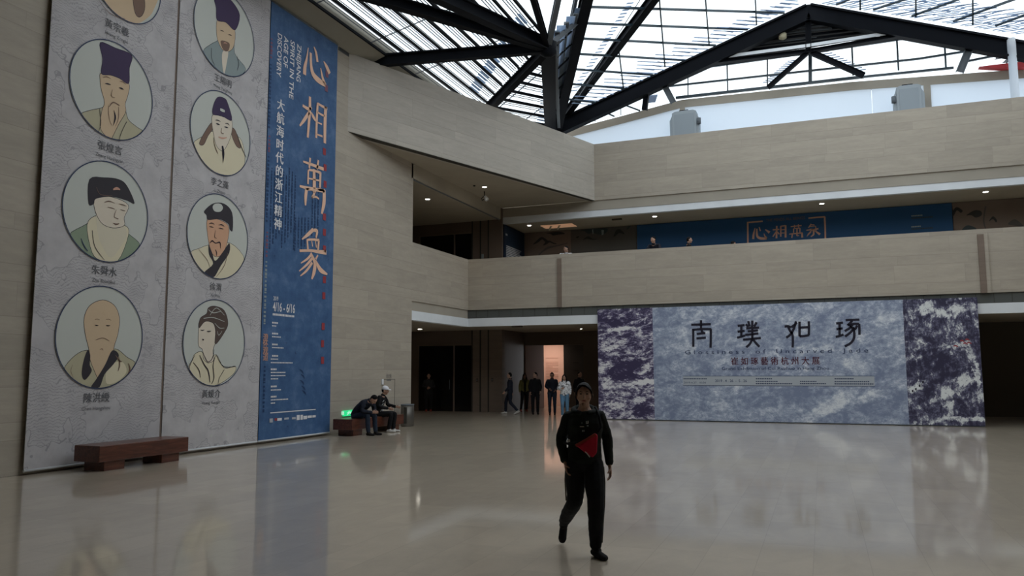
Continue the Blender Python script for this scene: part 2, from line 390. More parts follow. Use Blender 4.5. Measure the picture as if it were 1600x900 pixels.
def glyphs(mb, txt, origin, xd, yd, size, m_, align='LEFT', spacing=1.0, bold=0.0, width=None, fat=0):
    cu = bpy.data.curves.new('t', 'FONT'); cu.body = txt; cu.size = 1; cu.align_x = align; cu.space_character = spacing; cu.offset = bold
    cu.resolution_u = 3
    ob = bpy.data.objects.new('t', cu); COL.objects.link(ob)
    dg = bpy.context.evaluated_depsgraph_get(); me = bpy.data.meshes.new_from_object(ob.evaluated_get(dg))
    xs = [v.co.x for v in me.vertices] or [0, 1]
    sx = size
    if width and max(xs) > min(xs): sx = width/(max(xs)-min(xs))
    off = min(xs) if width else 0
    vs = [V(origin)+V(xd)*((v.co.x-off)*sx)+V(yd)*(v.co.y*size) for v in me.vertices]
    mb.add(vs, [tuple(p.vertices) for p in me.polygons], m_)
    if fat:
        nn = V(xd).cross(V(yd)).normalized()*.0004
        for k, dx in enumerate((-fat, fat)): mb.add([v+V(xd)*dx*size+nn*(k+1) for v in vs], [tuple(p.vertices) for p in me.polygons], m_)
    bpy.data.objects.remove(ob); bpy.data.meshes.remove(me); bpy.data.curves.remove(cu)
def hchar(sh, x, y0, y1):   # world height spanned by two survey points
    return (sh.px(x, y0)-sh.px(x, y1)).length
# ================================================================== the hall
X0, YB, XR = -12.1, 26.4, 12.0
YF = -10.0
def B(name, a, b, m_): return struct(name, mb_box(a, b, m_))
B('floor', (-22, YF-.5, -.3), (XR+.5, 40, 0), 'floor')
B('wall_left', (X0-.5, YF, 0), (X0, 22.1, 10.6), 'stone_y')
B('wall_right', (XR, YF, 0), (XR+.4, 32.6, 10.6), 'stone_y')
B('wall_front', (X0-.5, YF-.4, 0), (XR+.4, YF, 10.6), 'stone_x')
# gallery parapets (second floor) and the bands below them
B('wall_gallery_parapet_side', (X0-.25, 22.1, 3.89), (X0, YB, 5.78), 'stone_y')
B('wall_gallery_parapet_back', (X0-.25, YB, 3.89), (XR, YB+.25, 5.78), 'stone_x')
B('trim_1', (X0-.3, 22.1, 3.58), (X0-.04, YB+.05, 3.89), 'fascia')
mb = MB().box((X0-.04, YB+.06, 3.58), (XR, YB+.2, 3.89), 'dark_tile')
for i in range(52):
    x = X0+.3+i*.46
    if x < XR: mb.box((x, YB+.05, 3.60), (x+.012, YB+.061, 3.87), 'groove')
struct('trim_2', mb)
B('trim_3', (X0-.3, 22.1, 3.28), (X0-.02, YB+.03, 3.58), 'white')
B('trim_4', (X0-.02, YB+.03, 3.28), (XR, YB+.2, 3.58), 'white')
B('floor_gallery', (X0, YB+.25, 3.32), (XR, 32.2, 4.68), 'ceil')
B('floor_gallery_side', (-17, 22.1, 3.32), (X0-.3, 32.2, 4.68), 'ceil')
B('floor_gallery_corner', (X0-.3, YB+.25, 3.32), (X0, 32.2, 4.68), 'ceil')
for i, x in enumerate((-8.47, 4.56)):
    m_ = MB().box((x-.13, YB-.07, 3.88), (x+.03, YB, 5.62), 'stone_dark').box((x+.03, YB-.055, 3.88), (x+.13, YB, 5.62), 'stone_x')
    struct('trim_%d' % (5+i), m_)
# third floor: splayed parapet and back parapet
a, b = V((X0, 18.28, 8.35)), V((-8.1, 29.65, 8.35)); dn = (b-a).normalized(); nb = V((-dn.y, dn.x, 0))*.3
struct('wall_splayed_parapet', MB().prism([a, b, b+nb+dn*.1, a+nb-dn*.1+V((0, .2, 0))], (0, 0, 2.28), 'stone_d'))
B('wall_terrace_parapet', (-8.1, 29.65, 8.35), (XR, 29.95, 10.63), 'stone_x')
struct('ceiling_splayed_soffit', MB().prism([V((X0, 18.33, 8.36)), V((-8.13, 29.7, 8.36)), V((X0, 29.7, 8.36))], (0, 0, .1), 'ceil'))
g1 = V((.33, .944, 0))
struct('trim_7', MB().prism([a+V((-.0, .04, -.012)), b+V((-.02, -.02, -.012)), b+nb*.55+V((0, 0, -.012)), a+nb*.5+V((-.0, .3, -.012))], (0, 0, .02), 'groove'))  # flat dark strip paints the shade of the gap below the parapet
B('trim_8', (-12.05, 29.70, 7.97), (XR, 29.95, 8.352), 'fascia')
B('trim_9', (-12.05, 29.72, 7.71), (XR, 29.93, 7.97), 'white')
B('ceiling_gallery', (-12.05, 29.93, 7.72), (XR, 32.5, 7.9), 'ceil_g')
B('trim_10', (X0-.2, 22.0, 7.88), (X0, 29.6, 8.36), 'ceil')
mb = MB().box((X0-.06, 22.1, 7.84), (X0-.045, 29.6, 7.88), 'steel_g')
struct('trim_11', mb)
B('ceiling_side_lobby', (-17, 22.0, 7.88), (X0-.2, 29.7, 8.0), 'ceil')
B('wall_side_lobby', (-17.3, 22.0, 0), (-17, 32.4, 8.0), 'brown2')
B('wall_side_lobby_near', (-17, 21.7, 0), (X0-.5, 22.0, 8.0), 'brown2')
# doors wall (both floors) --------------------------------------------------
for z0, z1, nm in ((0, 3.32, 'lower'), (4.68, 8.36, 'upper')):
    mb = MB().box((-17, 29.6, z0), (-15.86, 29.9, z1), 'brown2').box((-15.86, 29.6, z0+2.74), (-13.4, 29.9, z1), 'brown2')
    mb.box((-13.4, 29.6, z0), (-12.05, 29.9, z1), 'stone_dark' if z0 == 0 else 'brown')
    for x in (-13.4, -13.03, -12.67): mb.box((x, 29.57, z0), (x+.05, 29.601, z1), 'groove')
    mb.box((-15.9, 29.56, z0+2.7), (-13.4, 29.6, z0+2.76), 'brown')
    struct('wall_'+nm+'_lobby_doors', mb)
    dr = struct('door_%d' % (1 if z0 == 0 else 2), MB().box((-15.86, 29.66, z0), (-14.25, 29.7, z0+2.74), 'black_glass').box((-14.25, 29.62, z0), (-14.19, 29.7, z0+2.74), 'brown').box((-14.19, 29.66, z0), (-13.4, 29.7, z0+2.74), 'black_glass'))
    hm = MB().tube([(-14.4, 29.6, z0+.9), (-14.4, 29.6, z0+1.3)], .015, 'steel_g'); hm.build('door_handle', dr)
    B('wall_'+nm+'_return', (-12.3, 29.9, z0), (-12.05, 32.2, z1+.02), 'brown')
# ground floor back wall with the open exhibition doorway
YW = 32.2
xa, xb, xc_, xd = [on(x, 600, 1, YW).x for x in (820, 850, 880, 912)]
zt = on(865, 539, 1, YW).z
mb = MB().box((-12.05, YW, 0), (xa, YW+.3, 3.32), 'brown2').box((xa, YW, zt), (xd, YW+.3, 3.32), 'brown2').box((xd, YW, 0), (XR, YW+.3, 3.32), 'brown2')
mb.box((-4.5, YW-.02, 0), (XR, YW, 3.32), 'void')  # darker sheet over the wall paints in the unlit void
struct('wall_back', mb)
B('ceiling_exhibition_room', (-13.5, YW+.3, 3.0), (-6, 36.6, 3.1), 'greywall')
pk0, pk1 = on(838, 600, 1, 35.5).x, on(884, 600, 1, 35.5).x
mb = MB().box((pk0-1.5, 35.5, 0), (pk1+.1, 35.7, 3.0), 'pink')
mb2 = MB(); flat('print_brown', (.50, .26, .19))
for i in range(13):
    z = 2.25-i*.075-(.12 if i > 0 else 0); w = .62 if i not in (4, 8, 12) else .35
    mb2.box((pk1-.98, 35.485, z), (pk1-.98+w, 35.499, z+.014), 'print_brown')
w_ = struct('wall_exhibition_room', mb); tag(mb2.build('wall_text', w_))
gx0, gx1 = on(881, 600, 1, 34.2).x, on(930, 600, 1, 34.2).x
mb = MB().box((gx0, 34.2, 0), (gx1, 34.4, 3.0), 'greywall')
for i in range(2): mb.box((gx0+.45, 34.195, 2.0-i*.35), (gx0+.70, 34.2, 2.02-i*.35), 'mount_dark')
struct('wall_exhibition_screen', mb)
B('wall_exhibition_side', (gx1, YW+.3, 0), (gx1+.2, 36.6, 3.0), 'greywall')
B('wall_exhibition_end', (-13.6, YW+.3, 0), (-13.4, 36.6, 3.0), 'greywall')
flat('door_bounce_red', (.30, .17, .125)); xl_ = on(850, 600, 1, YW+1.5).x  # reddish tone puts the room's pink bounce light into the leaf colour
ld = MB().prism([V((xa, YW+.02, 0)), V((xa+.04, YW+.02, 0)), V((xl_, YW+1.5, 0)), V((xl_-.05, YW+1.52, 0)), V((xa, YW+.2, 0))], (0, 0, zt+.05), 'door_bounce_red')
dl = struct('door_3', ld); MB().tube([(xl_-.1, YW+1.3, .95), (xl_-.1, YW+1.3, 1.2)], .012, 'steel_g').build('door_handle', dl)
# upper gallery back wall and murals
B('wall_gallery_back', (-12.05, YW, 4.68), (XR, YW+.3, 7.9), 'taupe')
SG = Sheet(1, YW-.02, (1, 0, 0), (0, -1, 0))
# ------------------------------------------------------------------ roof edge
pr = [(X0, 10.58), (-11.6, 10.94), (-11.6, 11.25), (X0-.5, 11.25), (X0-.5, 10.58)]
struct('trim_12', MB().prism([V((x, YF, z)) for x, z in pr], (0, 36, 0), 'soffit'))
vent = MB().box((X0-.02, 17.75, 10.50), (X0+.02, 18.25, 10.63), 'steel_g')
for i in range(5): vent.box((X0+.02, 17.78, 10.515+i*.022), (X0+.028, 18.22, 10.523+i*.022), 'groove')
tag(vent.build('air_vent'), 'dark slotted air vent at the top of the left wall, past the blue banner', 'vent')
E1 = V((-11.6, 19.3, 10.94)); Bn = on(856, 62, 1, 22.0)
PF1 = plane(V((-11.6, 0, 10.94)), V((-11.6, 20, 10.94)), Bn)
An = on(862, 203, 1, 30.3)
K = hit(757, 168, PF1); C1 = hit(598, 88, PF1)
G = on(1263, 8, 1, 30.4); R_ = on(1600, 66, 1, 30.4)
A2 = on(872, 196, 1, 30.4)
PF3 = plane(A2, G, A2+V((0, -1, 0)))
T = hit(914, 8, PF3); T2 = T+(T-A2)*1.2
PF5 = plane(G, R_, G+V((0, -1, 0)))
YG = 31.2
def bars(mb, pts_pairs, r, m_):
    for p, q in pts_pairs: mb.beam(p, q, r, r, m_)
# facet 1: long slope beside the left wall, rods and mullions run with the wall
gl = MB(); far = -10
slope = (Bn.z-10.94)/(Bn.x+11.6)
def F1(x, y, dz=0): return V((x, y, 10.94+slope*(x+11.6)+dz))
gl.add([F1(-11.6, far, .12), F1(-11.6, K.y+(K.x+11.6)*.0+3.0, .12), F1(K.x, K.y, .12), F1(Bn.x, Bn.y, .12), F1(Bn.x, far, .12)], [(0, 1, 2, 3, 4)], 'glass')
w1 = struct('window_1', gl)
def yend(x):   # where the facet stops: on the valley B-K, carried on to the eave
    t = (x-K.x)/(Bn.x-K.x); return K.y+(Bn.y-K.y)*t
mu = MB(); n = 9
for i in range(n+1):
    x = -11.6+(Bn.x+11.6)*i/n
    mu.beam(F1(x, far), F1(x, yend(x)), .05, .07, 'steel')
for y in [far+i*2.6 for i in range(13)]:
    if y < 24: mu.beam(F1(-11.6, y, .03), F1(Bn.x if y < Bn.y else Bn.x-.5-(y-Bn.y)*.9, y, .16), .03, .02, 'rod')
mu.build('mullion', w1)
rd = MB(); k = 0
for i in range(n*6):
    if i % 6 == 0: continue
    x = -11.6+(Bn.x+11.6)*i/(n*6)
    rd.beam(F1(x, far, .17), F1(x, yend(x), .17), .026, .014, 'rod')
tag(rd.build('louvre_rod', w1), kind='stuff')
bl = MB()
for i in range(26):
    t = i/26; x = K.x+(Bn.x-K.x)*(.05+.9*t); y = yend(x)-1.0-.6*t
    bl.beam(F1(x, y-.45, .16), F1(x, y+.2, .16), .085, .02, 'blade')
bl.build('louvre_blade', w1)
# facet 2: small triangle between the valley and the corner mast
PF2 = plane(K, Bn, An)
gl = MB(); K2 = K+(K-Bn)*.25; A3 = An+(An-Bn)*.06
gl.add([K2+V((0, 0, .12)), Bn+V((0, 0, .12)), A3+V((0, 0, .12))], [(0, 1, 2)], 'glass')
w2 = struct('window_2', gl)
mu = MB(); rd = MB(); N2 = 9
for i in range(1, N2*5):
    t = i/(N2*5); p = Bn.lerp(K2, t); q = Bn.lerp(A3, t)
    if i % 5 == 0: mu.beam(p, q, .07, .09, 'steel')
    else: rd.beam(p+V((0, 0, .12)), q+V((0, 0, .12)), .025, .02, 'rod')
mu.beam(Bn.lerp(A3, .25)+V((0, 0, .15)), K2.lerp(A3, .15)+V((0, 0, .15)), .03, .03, 'rod')
mu.beam(Bn.lerp(A3, .62)+V((0, 0, .15)), K2.lerp(A3, .55)+V((0, 0, .15)), .03, .03, 'rod')
mu.build('mullion', w2); tag(rd.build('louvre_rod', w2), kind='stuff')
bl = MB()
for i in range(24):
    t = .12+.85*i/24; q = Bn.lerp(A3, t); p = q.lerp(Bn.lerp(K2, t), .13+.1*t); bl.beam(p+V((0, 0, .08)), q+V((0, 0, .08)), .07, .02, 'blade')
bl.build('louvre_blade', w2)
# facet 3: back slope above the gable chord
def P3(x, y): return hit(x, y, PF3)
gl = MB(); zo = V((0, 0, .14))
tl, tr, br = P3(905, 8)+V((0, 0, 0)), V((G.x, 12, G.z)), G
tl2 = V((T.x, T.y, T.z)); 
gl.add([A2+zo, tl2+zo, V((T2.x, T2.y, T2.z))+zo, V((G.x, T2.y, G.z))+zo, G+zo], [(0, 1, 2, 3, 4)], 'glass')
w3 = struct('window_3', gl)
mu = MB()
for (x0, y0, x1, y1) in [(912, 10.5, 1225, 20), (906, 36, 1168, 46), (905, 60, 1118, 71), (900, 84, 1070, 94), (895, 108, 1020, 117), (890, 131, 975, 138), (888, 155, 930, 160)]:
    mu.beam(P3(x0, y0), P3(x1, y1), .06, .07, 'teal')
for (x0, y0, x1, y1) in [(1030, -5, 1039, 104), (1102, -5, 1108, 70), (1180, -5, 1182, 38), (966, 70, 974, 137)]:
    p, q = P3(x0, y0), P3(x1, y1); mu.beam(p+(p-q)*(1.6 if y0 < 0 else 0), q, .05, .06, 'teal')
mu.beam(P3(1005, -8), P3(905, 150), .02, .02, 'rod')
mu.build('mullion', w3)
bl = MB()
for i in range(30):      # blades along the gable chord
    t = .12+i/30*.86; c = A2.lerp(G, t); L_ = .55+1.5*abs(math.sin(t*2.6))*t**.2
    for k in range(2):
        x0_, y0_ = 872+(1263-872)*t, 196-(196-8)*t
        ww = 28+34*math.sin(3.1*min(1, max(0, t*1.05))) if k == 0 else 20
        yy = y0_-11-k*5
        bl.beam(P3(x0_-ww*(.6+.4*((i*7) % 5)/5), yy-1.5), P3(x0_+ww*.12, yy+.6), .07, .015, 'blade')
for i in range(26):      # blades beside the rafter
    t = i/26; x0_, y0_ = 897+(988-897)*t, 142-142*t
    bl.beam(P3(x0_-5, y0_), P3(x0_+5, y0_-1), .09, .015, 'blade')
bl.build('louvre_blade', w3)
# facet 4: grey glazed cheek between the corner mast and the hip
gl = MB(); Bf = F1(Bn.x, 8)
gl.add([An+V((.05, 0, 0)), Bn+V((.05, 0, 0)), Bf, T2, T, A2], [(0, 1, 5), (1, 4, 5), (1, 2, 3), (1, 3, 4)], 'glass')
w4 = struct('window_4', gl); mu = MB()
for i in range(1, 9):
    t = i/9; mu.beam(An.lerp(Bn, t), A2.lerp(T, t), .05, .06, 'steel')
for t in (.25, .5, .75): mu.beam(An.lerp(A2, .5)+V((0, 0, .3)), Bn.lerp(T, t), .16, .04, 'steel_g')
for t in (.2, .36, .62, .86): mu.beam(An.lerp(A2, .5)+V((0, 0, .5)), Bn.lerp(T, t)+V((0, 0, .05)), .28, .02, 'blade')
mu.build('mullion', w4)
# facet 5: slope right of the gable peak
def P5(x, y): return hit(x, y, PF5)
gl = MB(); Rr = R_+(R_-G)*.5
gl.add([G+zo, Rr+zo, V((Rr.x, 14, Rr.z))+zo, V((G.x, 14, G.z))+zo], [(0, 1, 2, 3)], 'glass')
w5 = struct('window_5', gl); mu = MB(); bl = MB()
for (x0, y0, x1, y1) in [(1307, 7, 1332, -3), (1365, 15, 1420, -3), (1425, 25, 1503, -3), (1490, 33, 1590, -3), (1556, 40, 1600, 24)]:
    p, q = P5(x0, y0), P5(x1, y1); mu.beam(p, q+(q-p).normalized()*3, .06, .07, 'teal')
for (x0, y0, x1, y1) in [(1344, 15, 1344, -5), (1431, 26, 1431, -5), (1520, 38, 1520, -5)]:
    p, q = P5(x0, y0), P5(x1, y1); mu.beam(p, q+(q-p).normalized()*4, .05, .06, 'teal')
mu.build('mullion', w5)
for i in range(44):
    x = 1285+i*7.2; y = 6+(x-1263)*.157
    for k in range(4):
        if (i*3+k*5) % 11 < 8: bl.beam(P5(x, y-4-k*9), P5(x+22+6*((i*5+k) % 4), y-9-k*9), .07, .015, 'blade')
bl.build('louvre_blade', w5)
# gable glazing below the chord, above the hoarding
def HG(x, y): return on(x, y, 1, YG)
edge = [(868, 208), (965, 183), (1065, 156), (1330, 128), (1600, 108)]
gl = MB(); poly = [HG(*p) for p in edge]+[HG(1640, 60), HG(1450, 30), HG(1263, -4), HG(1100, 80), HG(960, 150)]
gl.add([p+V((0, .04, 0)) for p in poly], [tuple(range(len(poly)))], 'glass')
w6 = struct('window_6', gl); mu = MB()
for (x0, y0, x1, y1, w) in [(1076, 109, 1263, 83, .07), (1044, 135, 1435, 92, .07), (1435, 92, 1600, 66, .07), (1263, 83, 1470, 52, .07), (1056, 153, 1350, 120, .1), (1350, 120, 1490, 106, .08), (1015, 139, 1034, 134, .06),
                            (1075, 112, 1075, 150, .04), (1136, 96, 1137, 146, .05), (1199, 88, 1199, 137, .05), (1331, 70, 1333, 118, .06), (1401, 58, 1404, 110, .06), (1475, 55, 1478, 106, .06),
                            (965, 160, 1000, 173, .06), (940, 173, 960, 182, .06), (908, 187, 918, 193, .06), (970, 158, 970, 180, .03), (930, 175, 930, 190, .03), (1000, 146, 1006, 142, .06),
                            (1510, 96, 1600, 78, .07), (1540, 106, 1600, 98, .06), (1572, 100, 1590, 72, .04), (1266, 84, 1266, 127, .13)]:
    mu.beam(HG(x0, y0), HG(x1, y1), w, w, 'teal')
mu.build('mullion', w6)
bl = MB()
for (x0, y0, x1, y1, s) in [(1198, 128, 1240, 92, -1), (1280, 78, 1350, 112, 1), (1015, 160, 1019, 148, 1)]:
    for i in range(12):
        t = i/12; x = x0+(x1-x0)*t; y = y0+(y1-y0)*t; bl.beam(HG(x-6, y+1), HG(x+9, y-1), .06, .02, 'blade')
for i in range(22):
    bl.beam(HG(1510+i*4-(i % 3)*6, 66+i*1.9), HG(1560+i*2.2, 60+i*1.9), .05, .02, 'rod')
bl.build('louvre_blade', w6)
# dark louvred gable panel under the peak
def HD(x, y): return on(x, y, 1, 30.9)
gp = MB(); P_ = [HD(*q) for q in [(1112, 94), (1263, 10), (1436, 45), (1266, 74)]]
gp.prism(P_, (0, .06, 0), 'steel')
for i in range(9):
    y = 74-i*6.4; xl = 1263-(84-(84-y))*0-(y-12)*2.25; xr = 1263+(y-12)*1.9
    gp.beam(HD(max(1130, xl), y+4+(1263-max(1130, xl))*.115), HD(min(1400, xr), y+4-(min(1400, xr)-1263)*.13), .07, .05, 'mount_dark')
    if i in (3, 5, 6): gp.beam(HD(1150+i*9, y+4+(1263-1150-i*9)*.13), HD(1240+i*12, y+2), .02, .09, 'steel_g')
struct('window_7', gp)
# sill band, white hoarding behind the terrace parapet
mb = MB()
for (p, q) in zip(edge[:-1], edge[1:]):
    a_, b_ = HG(*p), HG(*q)
    for (u, w) in ((0, .32),):
        mb.prism([a_, b_, b_-V((0, 0, w)), a_-V((0, 0, w))], (0, .2, 0), 'fascia')
for x, y in ((1065, 158), (1447, 120)): 
    p = HG(x, y); mb.box((p.x-.08 if x < 1100 else p.x-.1, YG-.01, 8.5), (p.x+.12, YG+.1, p.z-.02), 'fascia')
struct('trim_13', mb)
cuts = [(878, 1064), (1068, 1361), (1361, 1444), (1449, 1700)]
def edgez(x):
    for (x0, y0), (x1, y1) in zip(edge[:-1], edge[1:]):
        if x <= x1: return y0+(y1-y0)*(x-x0)/(x1-x0)
    return edge[-1][1]-(x-1600)*.07
hb = MB()
for i, (x0, x1) in enumerate(cuts):
    p, q = HG(x0, edgez(x0)), HG(x1, edgez(x1))
    hb.prism([V((p.x, YG+.02, 8.4)), V((q.x, YG+.02, 8.4)), V((q.x-.01, YG+.02, q.z-.2)), V((p.x, YG+.02, p.z-.2))], (0, .012, 0), 'hoard')
struct('wall_terrace_hoarding', hb)
B('floor_terrace', (-17, 29.95, 8.36), (XR, YG+.5, 8.5), 'ceil')
# pale steel column at the right end of the terrace
p = on(1597, 150, 1, 29.3)
tag(MB().lathe([(.17, -.0), (.17, .1), (.13, .12), (.13, 4.4)], (p.x+.02, 30.3, 8.5), 'hoard').build('roof_column', origin=(p.x, 30.3, 8.5)), 'pale round steel column at the right end of the upper terrace', 'column')
# roof steelwork: radiating frame by the corner mast
fr = thing('roof_truss', 'black steel roof frame radiating from a hub above the splayed stone parapet corner', 'truss', (An.x, An.y, 8.5))
def bm(name, p, q, w, h, par, m_='steel', ib=True): return MB().beam(p, q, w, h, m_, ibeam=ib).build(name, par)
dz = V((0, 0, -.12)); hub = Bn+V((0, 0, -.25))
bm('hip_beam', An+V((-.05, 0, .0)), hub, .46, .34, fr)
bm('hip_beam', An+V((.32, 0, .1)), hub+V((.22, 0, .05)), .12, .3, fr, 'steel_g')
bm('rafter', C1+dz*1.0+(C1-Bn)*.05, hub, .22, .34, fr)
bm('valley_beam', K+dz*1.5+(K-Bn)*.05, hub, .24, .3, fr)
ext = lambda p, k: p+(p-hub).normalized()*k
bm('tie_beam', ext(hit(510, -36, PF1)+dz*1.2, 3), hub, .24, .30, fr)
bm('tie_beam', ext(hit(560, -88, PF1)+dz*3, 3), hub+V((0, 0, .05)), .28, .36, fr)
bm('strut', hub, ext(hit(832, -14, PF1)+dz*1, 3), .16, .22, fr)
bm('strut', hub, on(874, -12, 1, 20.2), .16, .22, fr, 'steel_g')
bm('strut', hub+V((0, 0, .05)), T.lerp(A2, .08), .1, .16, fr, 'steel_g')
bm('hip_beam', A2+V((-.05, 0, -.1)), T2+V((0, 0, -.15)), .34, .42, fr)
bm('hip_beam', A2+V((-.35, 0, .1)), T.lerp(T2, .2)+V((-.35, 0, 0)), .1, .25, fr, 'steel_g')
MB().lathe([(.1, -.3), (.26, -.2), (.26, .15), (.1, .25)], tuple(hub), 'steel', 12).build('hub', fr)
MB().box((An.x-.25, An.y-.3, 8.5), (An.x+.28, An.y+.25, An.z+.15), 'steel').build('mast', fr)
ga = thing('roof_truss', 'wide black steel gable truss with king post above the white hoarding', 'truss', (G.x, 30.4, 8.5))
bm('chord', A2+V((-.1, 0, -.15)), G+V((0, 0, -.3)), .34, .62, ga)
bm('chord', G+V((0, 0, -.3)), Rr+V((0, 0, -.35)), .34, .62, ga)
q = lambda x, y: on(x, y, 1, 30.5)
bm('rafter', q(884, 184)+V((0, -.05, .1)), P3(1022, -4)+(P3(1022, -4)-q(884, 184)).normalized()*5+V((0, 0, -.1)), .26, .3, ga)
bm('king_post', q(1263, 8), q(1263, 82), .3, .2, ga)
bm('tie_beam', q(1105, 99), q(1263, 81), .25, .13, ga); bm('tie_beam', q(1263, 81), q(1440, 50), .25, .13, ga)
bm('strut', q(1262, 82), q(1200, 137), .16, .16, ga); bm('strut', q(1268, 82), q(1350, 118), .16, .2, ga)
bm('strut', q(1012, 136), q(1007, 172), .2, .2, ga); bm('strut', q(1034, 126), q(1052, 160), .2, .24, ga, 'steel_g')
bm('strut', q(1522, 58), q(1500, 112), .28, .26, ga, 'steel_g')
MB().beam(q(1112, 93)+V((0, -.12, 0)), q(1263, 73)+V((0, -.12, 0)), .03, .12, 'white').build('lit_sill', ga)  # white strips paint the daylight on the sill above the tie
MB().beam(q(1263, 73)+V((0, -.12, 0)), q(1432, 47)+V((0, -.12, 0)), .03, .12, 'white').build('lit_sill', ga)
lp = q(1223, 58); lm = MB().tube([q(1222, 42), q(1222, 52)], .015, 'steel').lathe([(.05, -.1), (.14, -.05), (.15, .12), (.05, .2)], tuple(lp), 'robe_olive', 14)
tag(lm.build('pendant_lamp'), 'small dull pendant lamp hanging under the gable peak of the roof', 'lamp')
# grey cabinets on the terrace
def cabinet(x0, x1, y0, lab, mirror):
    a_, b_ = on(x0, y0, 1, 30.5), on(x1, y0, 1, 30.5); w = b_.x-a_.x; h = a_.z-8.5
    t = thing('equipment_cabinet', lab, 'cabinet', ((a_.x+b_.x)/2, 30.7, 8.5), 'equipment cabinets on the upper terrace')
    c = t.location; s = -1 if mirror else 1
    MB().prism([V((c.x-w/2+.1, 30.45, 8.5)), V((c.x+w/2-.1, 30.45, 8.5)), V((c.x+w/2-.1, 30.45, 8.5+h-.06)), V((c.x+w/2-.22, 30.45, 8.5+h)), V((c.x-w/2+.22, 30.45, 8.5+h)), V((c.x-w/2+.1, 30.45, 8.5+h-.06))], (0, .5, 0), 'cab').build('body', t, bevel=.015)
    MB().box((c.x-w/2+.19, 30.43, 8.6), (c.x+w/2-.19, 30.449, 8.5+h-.14), 'cab2').build('front_panel', t)
    for sx in (-1, 1): MB().prism([V((c.x+sx*(w/2-.1), 30.5, 8.5)), V((c.x+sx*(w/2-.02), 30.5, 8.5)), V((c.x+sx*(w/2-.0), 30.5, 8.5+h-.35)), V((c.x+sx*(w/2-.1), 30.5, 8.5+h-.15))], (0, .4, 0), 'cab').build('side_housing', t)
    MB().tube([(c.x-.2, 30.6, 8.5+h+.03), (c.x+.15, 30.6, 8.5+h+.03)], .045, 'steel').build('top_handle', t)
    MB().lathe([(.03, 0), (.075, .01), (.075, .25), (.02, .26)], (c.x+s*(w/2+.0), 30.46, 8.5+h-.62), 'steel_g', 10).build('lamp', t)
M['cab'] = mat('grey_painted_metal', (.30, .34, .37), .5); M['cab2'] = mat('grey_metal_panel', (.26, .30, .33), .5)
cabinet(1046, 1092, 176, 'grey metal cabinet on the upper terrace, left of the two', False)
cabinet(1395, 1444, 136, 'grey metal cabinet on the upper terrace, right of the two', True)
rp = [HG(x, y)+V((0, -.25, 0)) for x, y in [(1528, 108), (1560, 104), (1600, 100), (1640, 99), (1640, 107), (1600, 109), (1560, 110)]]
M['redcloth'] = mat('red_cloth', (.62, .06, .07), .7)
tag(MB().prism(rp, (0, .3, 0), 'redcloth').build('folded_cloth'), 'red cloth lying over the top edge of the white hoarding at far right', 'cloth')
B('ceiling', (X0-.5, YF-.4, 11.3), (XR+.4, 9.0, 11.5), 'soffit')  # unseen cover added to keep sky light off the near hall
B('ceiling_right_cover', (8.5, 9.0, 11.3), (XR+.4, 29.0, 11.5), 'soffit')  # unseen cover added on the right to cut down the sky light
B('wall_right_upper', (XR, YF, 10.6), (XR+.4, 29.0, 11.3), 'soffit')
B('wall_front_upper', (X0-.5, YF-.4, 10.6), (XR+.4, YF, 11.3), 'soffit')
# ================================================================== hanging banners on the left wall
XBN = X0+.09
SL = Sheet(0, XBN+.012, (0, 1, 0), (1, 0, 0))
RW = {}
def banner(y0, y1, z0, z1, material, label, name='hanging_banner', group=None):
    t = thing(name, label, 'banner', (XBN, (y0+y1)/2, z0), group)
    c = MB(); n = 18
    # cloth with a slight vertical ripple
    vs = []; 
    for i in range(n+1):
        y = y0+(y1-y0)*i/n; dx = .004*math.sin(i*1.9)
        for z in (z0, z1): vs.append(V((XBN+.006+dx*.6, y, z)))
        for z in (z0, z1): vs.append(V((XBN-.006+dx*.6, y, z)))
    fs = []
    for i in range(n):
        a = i*4; b = a+4; fs += [(a, b, b+1, a+1), (a+2, a+3, b+3, b+2), (a+1, b+1, b+3, a+3), (a, a+2, b+2, b)]
    fs += [(0, 1, 3, 2), (4*n, 4*n+2, 4*n+3, 4*n+1)]
    c.add(vs, fs, material); c.build('cloth', t)
    MB().tube([(XBN, y0, z0+.012), (XBN, y1, z0+.012)], .022, 'hem_white').build('bottom_bar', t)
    MB().tube([(XBN-.0, y0, z1), (XBN-.0, y1, z1)], .025, 'steel_g').build('top_bar', t)
    return t
yb = [9.10, 11.90, 14.76, 17.57]
G1 = banner(yb[0], yb[1]-.03, .06, 10.56, 'chart', 'tall grey banner with a column of round portraits, leftmost of the three wall banners')
G2 = banner(yb[1]+.03, yb[2]-.02, .06, 10.56, 'chart', 'tall grey banner with round portraits, between the leftmost grey banner and the blue one')
BL = banner(yb[2]+.01, yb[3], .06, 10.56, 'blue', 'tall blue banner with four large peach brush characters and white text')
MB().box((XBN-.02, yb[1]-.03, .06), (XBN-.01, yb[1]+.03, 10.5), 'taupe').build('backing_strip', G2)

